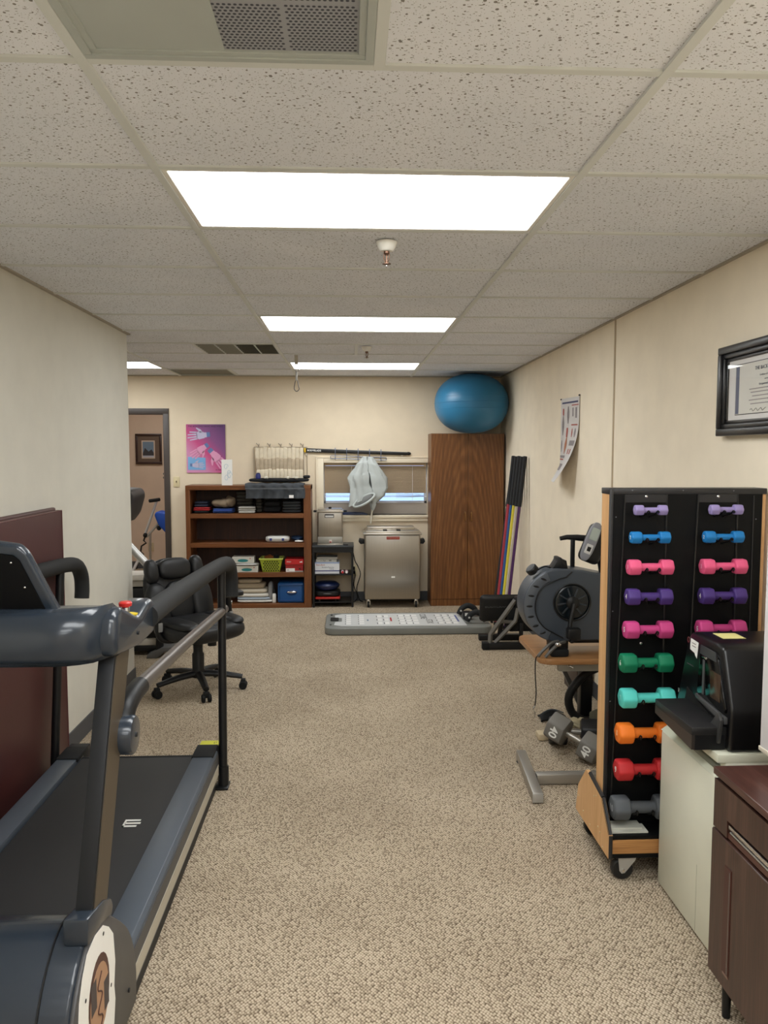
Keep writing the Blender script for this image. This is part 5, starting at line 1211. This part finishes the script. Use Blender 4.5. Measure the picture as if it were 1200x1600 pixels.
# dumbbells 40
IRON = M('grey_iron', (114, 111, 105), .55, bump=(120, .15, .002)); IRONF = M('grey_iron_face', (54, 54, 54), .6)
def hexhead(b, c, ax, R, h, bev):
    ax = Vector(ax).normalized()
    m = ax.to_track_quat('Z', 'Y').to_matrix().to_4x4(); m.translation = Vector(c)
    poly = [(R*math.cos(PI/3*i+PI/6), R*math.sin(PI/3*i+PI/6)) for i in range(6)]
    b.prism(poly, 'XY', -h/2, h/2, bev, m=m, seg=2); return m
def big_db(p0, p1, label, R=.082):
    p0, p1 = Vector(p0), Vector(p1); ax = (p1-p0).normalized()
    t = T('hex_dumbbell', label, 'dumbbell', ((p0.x+p1.x)/2, (p0.y+p1.y)/2, min(p0.z, p1.z)-R*.87), 'heavy hex dumbbells under the table')
    t.part('handle', B().tube([p0, p0.lerp(p1, .5), p1], [.014, .017, .014], 12, 4), ST2)
    out = []
    for p in (p0, p1):
        b = B(); m = hexhead(b, p, ax, R, .10, .010); out.append((t.part('hex_head', b, IRON), m))
    return t, out
t, hs = big_db((1.12, 4.07, .142), (1.262, 3.955, .076), 'nearer grey hex dumbbell marked 40 lying tilted on another')
def flat_num(t, head, m, R, ang):
    nrm = (m.to_3x3() @ Vector((math.cos(ang), math.sin(ang), 0))).normalized(); ax = (m.to_3x3() @ Vector((0, 0, 1))).normalized()
    p = m.translation+nrm*(R*.866+.0004); up = ax.cross(nrm)
    return p, ax, up, nrm
for q_, (hd_, m) in enumerate(hs):
    best = max(range(6), key=lambda i: (m.to_3x3() @ Vector((math.cos(i*PI/3), math.sin(i*PI/3), 0))).dot(Vector((-.55, -.8, .22))))
    p, ax, up, nrm = flat_num(t, hd_, m, .082, best*PI/3)
    xd = -Vector((0, 0, 1)) if False else ax
    if up.z < 0: up = -up
    if q_ == 0: up = -up
    # numerals run along the flat, reading across the handle axis
    t.text('numeral', '40', .062, p, up, nrm.cross(up), PAPER, .0008, parent=hd_, bold=.0012)
t, hs2 = big_db((1.16, 4.228, .072), (1.33, 4.19, .072), 'black hex dumbbell lying underneath the one marked 40')
for h_, m in hs2: h_.data.materials[0] = M('black_iron', (32, 34, 36), .5)
t, hs3 = big_db((1.44, 4.30, .09), (1.54, 4.33, .09), 'olive grey hex dumbbell at the back beside the rack', .085)
for h_, m in hs3: h_.data.materials[0] = M('olive_iron', (92, 90, 74), .55)
t = T('ankle_weight', 'black curved foam cuff on the carpet behind the hex dumbbells', 'ankle weight', (1.2, 4.62, 0))
t.part('cuff_shell', B().grid(lambda u, v: (1.15+u*.16, 4.66-.10*v+.02*math.sin(u*PI), .014+.04*math.sin(v*PI)*math.sin(.3+u*2.6)), 20, 10, .012), BLKR, ang=80)
t.part('cuff_stripe', B().tube([(1.165+.13*i/10, 4.60+.02*math.sin(i*PI/10), .045+.016*math.sin(i*PI/10)) for i in range(11)], .004, 6), M('stripe_dkgrey', (70, 74, 78), .5))
b = B()
for i in range(6):
    rx = 1.29+.012*i; b.tube([(rx-.05, 4.39+.01*(i % 3), .03), (rx-.02, 4.38-.012*(i % 2), .06+.014*(i % 3)), (rx+.02, 4.36+.006*i, .05), (rx+.05, 4.38, .022)], .011, 8, 4)
solo('cream_strap', b, M('cream_webbing', (196, 184, 150), .9), 'cream webbing strap bunched beside the hex dumbbells', 'strap', (1.32, 4.38, 0), ang=80)
b = B(); b.box(1.06, 1.12, 4.26, 4.34, 0.0, .04, .012); solo('foam_block', b, M('beige_foam', (196, 178, 146), .9), 'beige foam block peeking out behind the hex dumbbell marked 40', 'foam block', (1.09, 4.3, 0))

# ================================================================== dumbbell rack
t = T('dumbbell_rack', 'black upright dumbbell rack with oak sides on casters', 'dumbbell rack', (1.28, 2.97, 0))
rx0, rx1, ry0, ry1 = .985, 1.575, 2.925, 3.02
EDGE = M('black_edge_moulding', (34, 34, 36), .4)
t.part('back_board', B().box(rx0+.014, rx1, ry0, ry0+.02, .12, 1.477, .002, 1), BLKB); t.part('back_board', B().box(rx0+.014, rx1, ry1-.02, ry1, .12, 1.477, .002, 1), BLKB)
t.part('side_board', B().box(rx0, rx0+.0135, ry0+.006, ry1-.004, .12, 1.455), LTOAK); t.part('side_board', B().box(rx1, rx1+.014, ry0+.006, ry1-.004, .12, 1.455), LTOAK)
t.part('edge_moulding', B().box(rx0-.001, rx0+.014, ry0-.003, ry0+.007, .12, 1.477, .002), EDGE); t.part('top_cap', B().box(rx0-.002, rx1+.016, ry0-.001, ry1+.001, 1.455, 1.4775, .003), EDGE)
t.part('inner_border', B().box(rx1-.038, rx1-.034, ry0-.003, ry0+.001, .14, 1.45), EDGE)
foot = [(2.805, .095), (2.805, .185), (2.895, .29), (3.06, .318), (3.10, .318), (3.20, .215), (3.23, .10), (3.23, .095)]
for x in (rx0-.016, rx1+.001):
    fp = t.part('foot_panel', B().prism(foot, 'YZ', x, x+.0145), LTOAK)
    for j in range(4):
        a, c = foot[j], foot[j+1]
        if j == 3: continue
        t.part('foot_moulding', B().tube([(x+.0075, a[0]+.004, a[1]), (x+.0075, c[0]+.004, c[1])], .0085, 6), EDGE, fp)
    if x < 1.2:
        for y, z in ((2.96, .27), (2.985, .258), (2.93, .16), (2.905, .15), (3.19, .17), (3.12, .135), (3.03, .12), (2.87, .11)):
            t.part('foot_screw', B().ell((x-.001, y, z), (.002, .004, .004), 8, 6), M('brass_screw', (220, 200, 160), .3, metal=.6), fp)
t.part('base_shelf', B().box(rx0, rx1, 2.815, 3.22, .165, .178), BLKB); t.part('front_board', B().box(rx0, rx1, 2.81, 2.825, .112, .163), LTOAKX); t.part('front_board', B().box(rx0, rx1, 3.205, 3.22, .112, .163), LTOAKX)
t.part('base_bottom', B().box(rx0, rx1, 2.812, 3.22, .094, .111), BLKB)
for x in (rx0+.048, rx1-.048):
    for y in (2.842, 3.185):
        d = 1 if x < 1.2 else -1
        br = [(x-d*.02, .093), (x+d*.05, .093), (x+d*.045, .078), (x+d*.006, .03), (x-d*.006, .028), (x-d*.014, .038)]
        cb_ = t.part('caster', B().prism(br, 'XZ', y-.020, y-.017).prism(br, 'XZ', y+.017, y+.020).box(x-.03, x+.03, y-.02, y+.02, .088, .0935), SILVER)
        t.part('caster_wheel', B().cyl((x, y-.014, .041), (x, y+.014, .041), .041, n=24, bev=.005), RUBW, cb_); t.part('axle_bolt', B().cyl((x, y-.024, .041), (x, y+.024, .041), .006, n=10), CHROME, cb_)
def rp(px, py, y=2.875):
    """world x,z on the plane y for a bearing px,py (metres per unit depth)"""
    return px*y, 1.615+py*y
rows = [  # weight, left x, right x, z, width, head height, head length, colour
    (1, 1.120, 1.405, 1.400, .128, .040, .034, (150, 136, 186)), (2, 1.120, 1.398, 1.298, .155, .047, .042, (28, 120, 186)), (3, 1.123, 1.402, 1.187, .177, .060, .048, (228, 92, 134)),
    (4, 1.121, 1.402, 1.076, .179, .064, .050, (74, 52, 122)), (5, 1.121, 1.400, .951, .189, .068, .054, (196, 66, 130)), (6, 1.117, None, .825, .205, .074, .060, (10, 118, 82)), (7, 1.124, None, .690, .214, .076, .060, (88, 206, 196)),
    (8, 1.117, None, .555, .220, .079, .062, (236, 122, 36)), (9, 1.117, None, .413, .224, .081, .064, (184, 40, 44)), (10, 1.113, None, .265, .242, .090, .068, (84, 88, 92))]
names = {1: 'lavender', 2: 'bright blue', 3: 'coral pink', 4: 'dark purple', 5: 'magenta', 6: 'green', 7: 'turquoise', 8: 'orange', 9: 'red', 10: 'grey'}
below = {2: 'lavender', 3: 'bright blue', 4: 'coral pink', 5: 'dark purple', 6: 'magenta', 7: 'green', 8: 'turquoise', 9: 'orange', 10: 'red'}
def make_dumbbell(wt, Wd, H, L, rgb):
    lab = f'{names[wt]} neoprene hex dumbbell in the left column of the rack'
    d = T('neoprene_dumbbell', lab, 'dumbbell', (0, 0, 0), 'neoprene dumbbells on the rack', local=True)
    mt = M(f'neoprene_{names[wt]}'.replace(' ', '_'), rgb, .55, spec=.35, bump=(300, .06, .001)); R = H/2/.866
    d.part('handle', B().tube([(-Wd/2+L*.8, 0, 0), (-Wd*.2, 0, 0), (0, 0, 0), (Wd*.2, 0, 0), (Wd/2-L*.8, 0, 0)], [H*.29, H*.265, H*.27, H*.265, H*.29], 16, 3), mt)
    for sx in (-1, 1):
        b = B(); c = sx*(Wd/2-L/2)
        poly = [(R*math.cos(PI/3*i), R*math.sin(PI/3*i)) for i in range(6)]
        b.prism(poly, 'YZ', c-L/2, c+L/2, min(L, H)*.16, seg=3)
        hd_ = d.part('hex_head', b, mt, ang=25)
        if sx < 0:
            pale = M('numeral_pale', (232, 230, 226), .5) if wt not in (1, 3, 7, 8, 10) else M(f'numeral_{wt}', tuple(min(255, int(c_*.6+255*.4)) for c_ in rgb), .5)
            d.text('numeral', str(wt), H*.42, (-Wd/2-.0003, 0, 0), (0, -1, 0), (0, 0, 1), pale, .0004, parent=hd_, bold=.0004)
    return d
YD = 2.868
HOOKM = M('black_hook', (14, 14, 15), .3)
for wt, xl, xr_, z, Wd, H, L, rgb in rows:
    Wd *= .95; H *= .93; L *= .97
    d = make_dumbbell(wt, Wd, H, L, rgb); d.o.location = (xl, YD, z)
    cols_ = [xl]
    if xr_:
        c = dup(d.o); c.location = (xr_, YD, z+.001); c['label'] = f'{names[wt]} neoprene hex dumbbell in the right column of the rack'; cols_.append(xr_)
    for x in cols_:
        for sx in (-1, 1):
            hx = x+sx*(Wd/2-L)*.62; q = H*.28
            f = B().tube([(hx, ry0+.002, z-q-.02), (hx, ry0-.02, z-q-.012), (hx, YD+.004, z-q-.006), (hx+.002, YD-q*.8, z-q*.75), (hx+.003, YD-q-.006, z-.002), (hx+.008, YD-q-.007, z-.006), (hx+.006, YD-q-.003, z-q*.9)], .0028, 6, 3)
            t.part('dumbbell_hook', f, HOOKM)
for xa, xb2, zt, zb2, dx in ((1.043, 1.203, 1.455, .20, .03), (1.324, 1.476, 1.455, .20, .03)):
    for s_, x in ((-1, xa), (1, xb2)):
        t.part('hook_ladder', B().tube([(x, ry0-.002, zt), (x+(s_*dx if s_ < 0 else .004), ry0-.002, zb2)], .0035, 6), HOOKM)
    t.part('ladder_plate', B().box(xa, xb2, ry0-.003, ry0, zt-.03, zt), EDGE)
    t.part('plate_screw', B().ell(((xa+xb2)/2, ry0-.004, zt-.008), (.006, .003, .006), 12, 8), CHROME)
    if xa < 1.2: t.part('plate_screw', B().ell((1.117, ry0-.003, .885), (.006, .003, .006), 12, 8), CHROME)
for x, z in ((1.07, 1.47), (1.265, 1.47), (1.46, 1.468), (1.01, 1.37), (1.55, 1.36), (1.005, 1.01), (1.54, 1.0), (1.003, .66)): t.part('board_rivet', B().ell((x, ry0-.001, z), (.0025, .0015, .0025), 8, 6), M('rivet_grey', (110, 110, 112), .4))
b = B()
b.box(.99, 1.13, 2.835, 2.90, .1785, .184, m=None); b.box(.992, 1.115, 2.855, 2.915, .1845, .190); solo('paper_sheets', b, M('dull_white_paper', (206, 206, 194), .7), 'white papers lying on the rack base under the grey dumbbell', 'paper', (1.06, 2.87, .178))
# ================================================================== mini fridge and printer
t = T('mini_fridge', 'ivory compact refrigerator with a plain door beside the dumbbell rack', 'mini fridge', (1.36, 2.58, 0))
fx = 1.152
t.part('cabinet_shell', B().box(fx+.035, 1.565, 2.372, 2.786, .02, .655, .006), IVORY); t.part('top_panel', B().box(fx+.008, 1.57, 2.368, 2.79, .635, .665, .006), M('ivory_top', (214, 214, 194), .4))
dr = t.part('door', B().box(fx, fx+.032, 2.368, 2.792, .012, .592, .006), IVORY); t.part('door_grip', B().prism([(fx+.002, .592), (fx+.03, .592), (fx+.03, .612), (fx+.022, .606)], 'XZ', 2.372, 2.80), M('ivory_grip', (224, 226, 206), .4), dr)
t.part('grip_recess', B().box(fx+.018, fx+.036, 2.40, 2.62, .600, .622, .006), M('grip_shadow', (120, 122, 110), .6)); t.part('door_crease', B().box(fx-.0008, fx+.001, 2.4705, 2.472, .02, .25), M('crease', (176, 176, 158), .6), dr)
for x in (1.22, 1.54):
    for y in (2.40, 2.76): t.part('foot', B().cyl((x, y, 0), (x, y, .02), .015, n=12), BLKR)
t = T('printer', 'black all in one printer with output tray on the ivory fridge', 'printer', (1.36, 2.55, .665))
px0 = 1.20; zb = .666
side = [(2.785, zb), (2.785, .70), (2.70, .955), (2.675, .985), (2.64, .995), (2.475, .995), (2.44, .985), (2.375, .80), (2.375, zb)]
bd = t.part('printer_body', B().prism(side, 'YZ', px0, 1.56, .012, seg=3), M('printer_black', (14, 14, 16), .3))
gp = [(2.585, .95), (2.60, .80), (2.585, .785), (2.40, .785), (2.395, .80), (2.455, .945), (2.475, .96), (2.57, .96)]
fp = t.part('front_panel', B().prism(gp, 'YZ', px0-.008, px0+.002, .003), BLKGLOSS)
t.part('control_panel', B().prism([(2.575, .965), (2.47, .965), (2.462, .935), (2.578, .935)], 'YZ', px0-.0105, px0-.007), M('panel_grey', (62, 62, 66), .3), fp)
t.part('panel_window', B().box(px0-.010, px0-.007, 2.43, 2.50, .81, .90, .002), M('brown_window', (64, 48, 36), .2), fp); t.part('panel_bar', B().box(px0-.010, px0-.007, 2.545, 2.56, .80, .92, .002), M('bar_grey', (70, 72, 74), .3), fp)
t.part('panel_highlight', B().box(px0-.0105, px0-.007, 2.53, 2.565, .925, .932, .001), CHROME, fp)
t.part('paper_slot', B().prism([(2.72, .695), (2.69, .785), (2.40, .72), (2.40, .70)], 'YZ', px0-.002, px0+.004), M('slot_black', (4, 4, 4), .8))
t.part('slot_lip', B().prism([(2.60, .792), (2.60, .776), (2.39, .752), (2.39, .775)], 'YZ', px0-.014, px0, .003), M('lip_grey', (74, 74, 74), .4))
tr = t.part('output_tray', B().box(1.088, px0+.01, 2.40, 2.70, .715, .742, .004), M('tray_black', (28, 28, 29), .5)); t.part('tray_side', B().prism([(2.40, .67), (2.70, .69), (2.70, .716), (2.40, .716)], 'YZ', 1.089, 1.10), M('tray_side_lit', (50, 44, 40), .45), tr)  # tray side coloured brown to paint in the light falling on it
t.part('tray_front', B().box(1.10, px0, 2.402, 2.41, .668, .716), BLK, tr); t.part('tray_floor', B().box(1.10, px0, 2.42, 2.69, .70, .714), BLKR, tr)
t.part('side_plate', B().prism([(2.395, .69), (2.38, .77), (2.40, .79), (2.47, .72), (2.44, .69)], 'YZ', px0-.03, px0-.018, .003), M('plate_dark', (54, 54, 54), .4))
lb = t.part('label_sticker', B().poly([(px0-.0012, y, z) for y, z in ((2.672, .965), (2.612, .962), (2.622, .905), (2.634, .912), (2.64, .92), (2.676, .925))], (.0008, 0, 0)), PAPER)
for z in (.95, .94): t.part('printed_line', B().box(px0-.0016, px0-.0010, 2.63, 2.66, z, z+.003), MG, lb)
t.part('round_logo', B().tube([(px0-.001, 2.69+.008*math.cos(a*PI/8), .955+.010*math.sin(a*PI/8)) for a in range(16)], .0012, 5, closed=True), M('logo_red', (110, 50, 54), .4))
t.part('badge', B().box(px0-.001, px0, 2.757, 2.765, .745, .76), M('badge_grey', (120, 122, 120), .4)); t.part('seam_line', B().box(px0-.0008, px0, 2.65, 2.70, .868, .871), M('bar_grey'))
b = B(); b.box(1.245, 1.322, 2.53, 2.606, .9955, .9965, m=None); solo('sticky_note', b, M('yellow_note', (232, 222, 148), .7), 'pale yellow sticky note lying on the printer top', 'sticky note', (1.28, 2.57, .995))
# ================================================================== brown cabinet and white box
t = T('dark_wood_cabinet', 'dark walnut cabinet with steel bar handles in the right foreground', 'cabinet', (1.3, 1.9, 0))
kx = 1.053; y0, y1 = 1.55, 2.165
t.part('cabinet_top', B().box(kx-.004, 1.57, y0, y1, .692, .714, .002, 1), DARKWH); t.part('carcass', B().box(kx+.02, 1.56, y0+.005, y1-.003, .10, .692), DARKW)
dw = t.part('drawer', B().prism([(y1-.002, .54), (y1-.002, .68), (y0+.002, .68), (y0+.002, .54), (1.62, .54), (1.62, .590), (2.082, .590), (2.082, .54)][::1], 'YZ', kx, kx+.019), DARKW)
t.part('drawer_lip', B().box(kx+.004, kx+.019, 1.62, 2.082, .54, .556), M('drawer_lip_brown', (82, 48, 40), .4), dw)
t.part('handle', B().box(kx-.002, kx+.012, 1.62, 2.070, .572, .584, .002), CHROME, dw); t.part('handle_lower', B().box(kx+.002, kx+.012, 1.62, 2.070, .559, .564, .001), SILVER, dw)
d = t.part('door', B().box(kx-.001, kx+.018, y0+.002, y1+.004, .105, .532, .003, 1), DARKW)
t.part('handle_groove', B().box(kx-.003, kx, 2.045, 2.082, .155, .462), M('groove_red_brown', (70, 34, 28), .4), d); t.part('handle', B().box(kx-.004, kx-.001, 2.049, 2.054, .16, .455, .001), STEELD, d)
t.part('groove_frame', B().box(kx-.0035, kx-.0005, 2.045, 2.075, .15, .157), M('lip_tan', (130, 104, 92), .4), d)
for x in (kx+.035, 1.53):
    for y in (y0+.06, 2.10): t.part('leg', B().cyl((x-.01, y, 0), (x-.01, y, .10), .011, .014, n=14), BLKM)
t = T('white_box', 'tall white box cut off by the right edge of the view, before the printer', 'box', (1.4, 2.0, .714))
WB = M('white_gloss_plastic', (236, 234, 236), .35)
t.part('box_body', B().box(1.178, 1.50, 1.80, 2.158, .768, 1.485, .006), WB); t.part('box_cap', B().box(1.184, 1.50, 1.81, 2.152, 1.486, 1.56, .008), M('cream_cap', (200, 190, 160), .5)); t.part('bottom_trim', B().box(1.176, 1.50, 1.80, 2.160, .762, .775, .002), M('trim_cream', (216, 208, 190), .5))
t.part('recessed_foot', B().box(1.24, 1.49, 1.82, 2.09, .7145, .763), WB)
# scrap on the carpet
b = B(); b.ell((.12, 2.03, .006), (.012, .008, .006), 10, 6, nz=.003, nzs=60); b.ell((.152, 2.06, .007), (.010, .012, .007), 10, 6, nz=.003, nzs=60)
solo('paper_scrap', b, PAPER, 'tiny white paper scrap on the carpet in the near foreground', 'scrap', (.13, 2.04, 0))
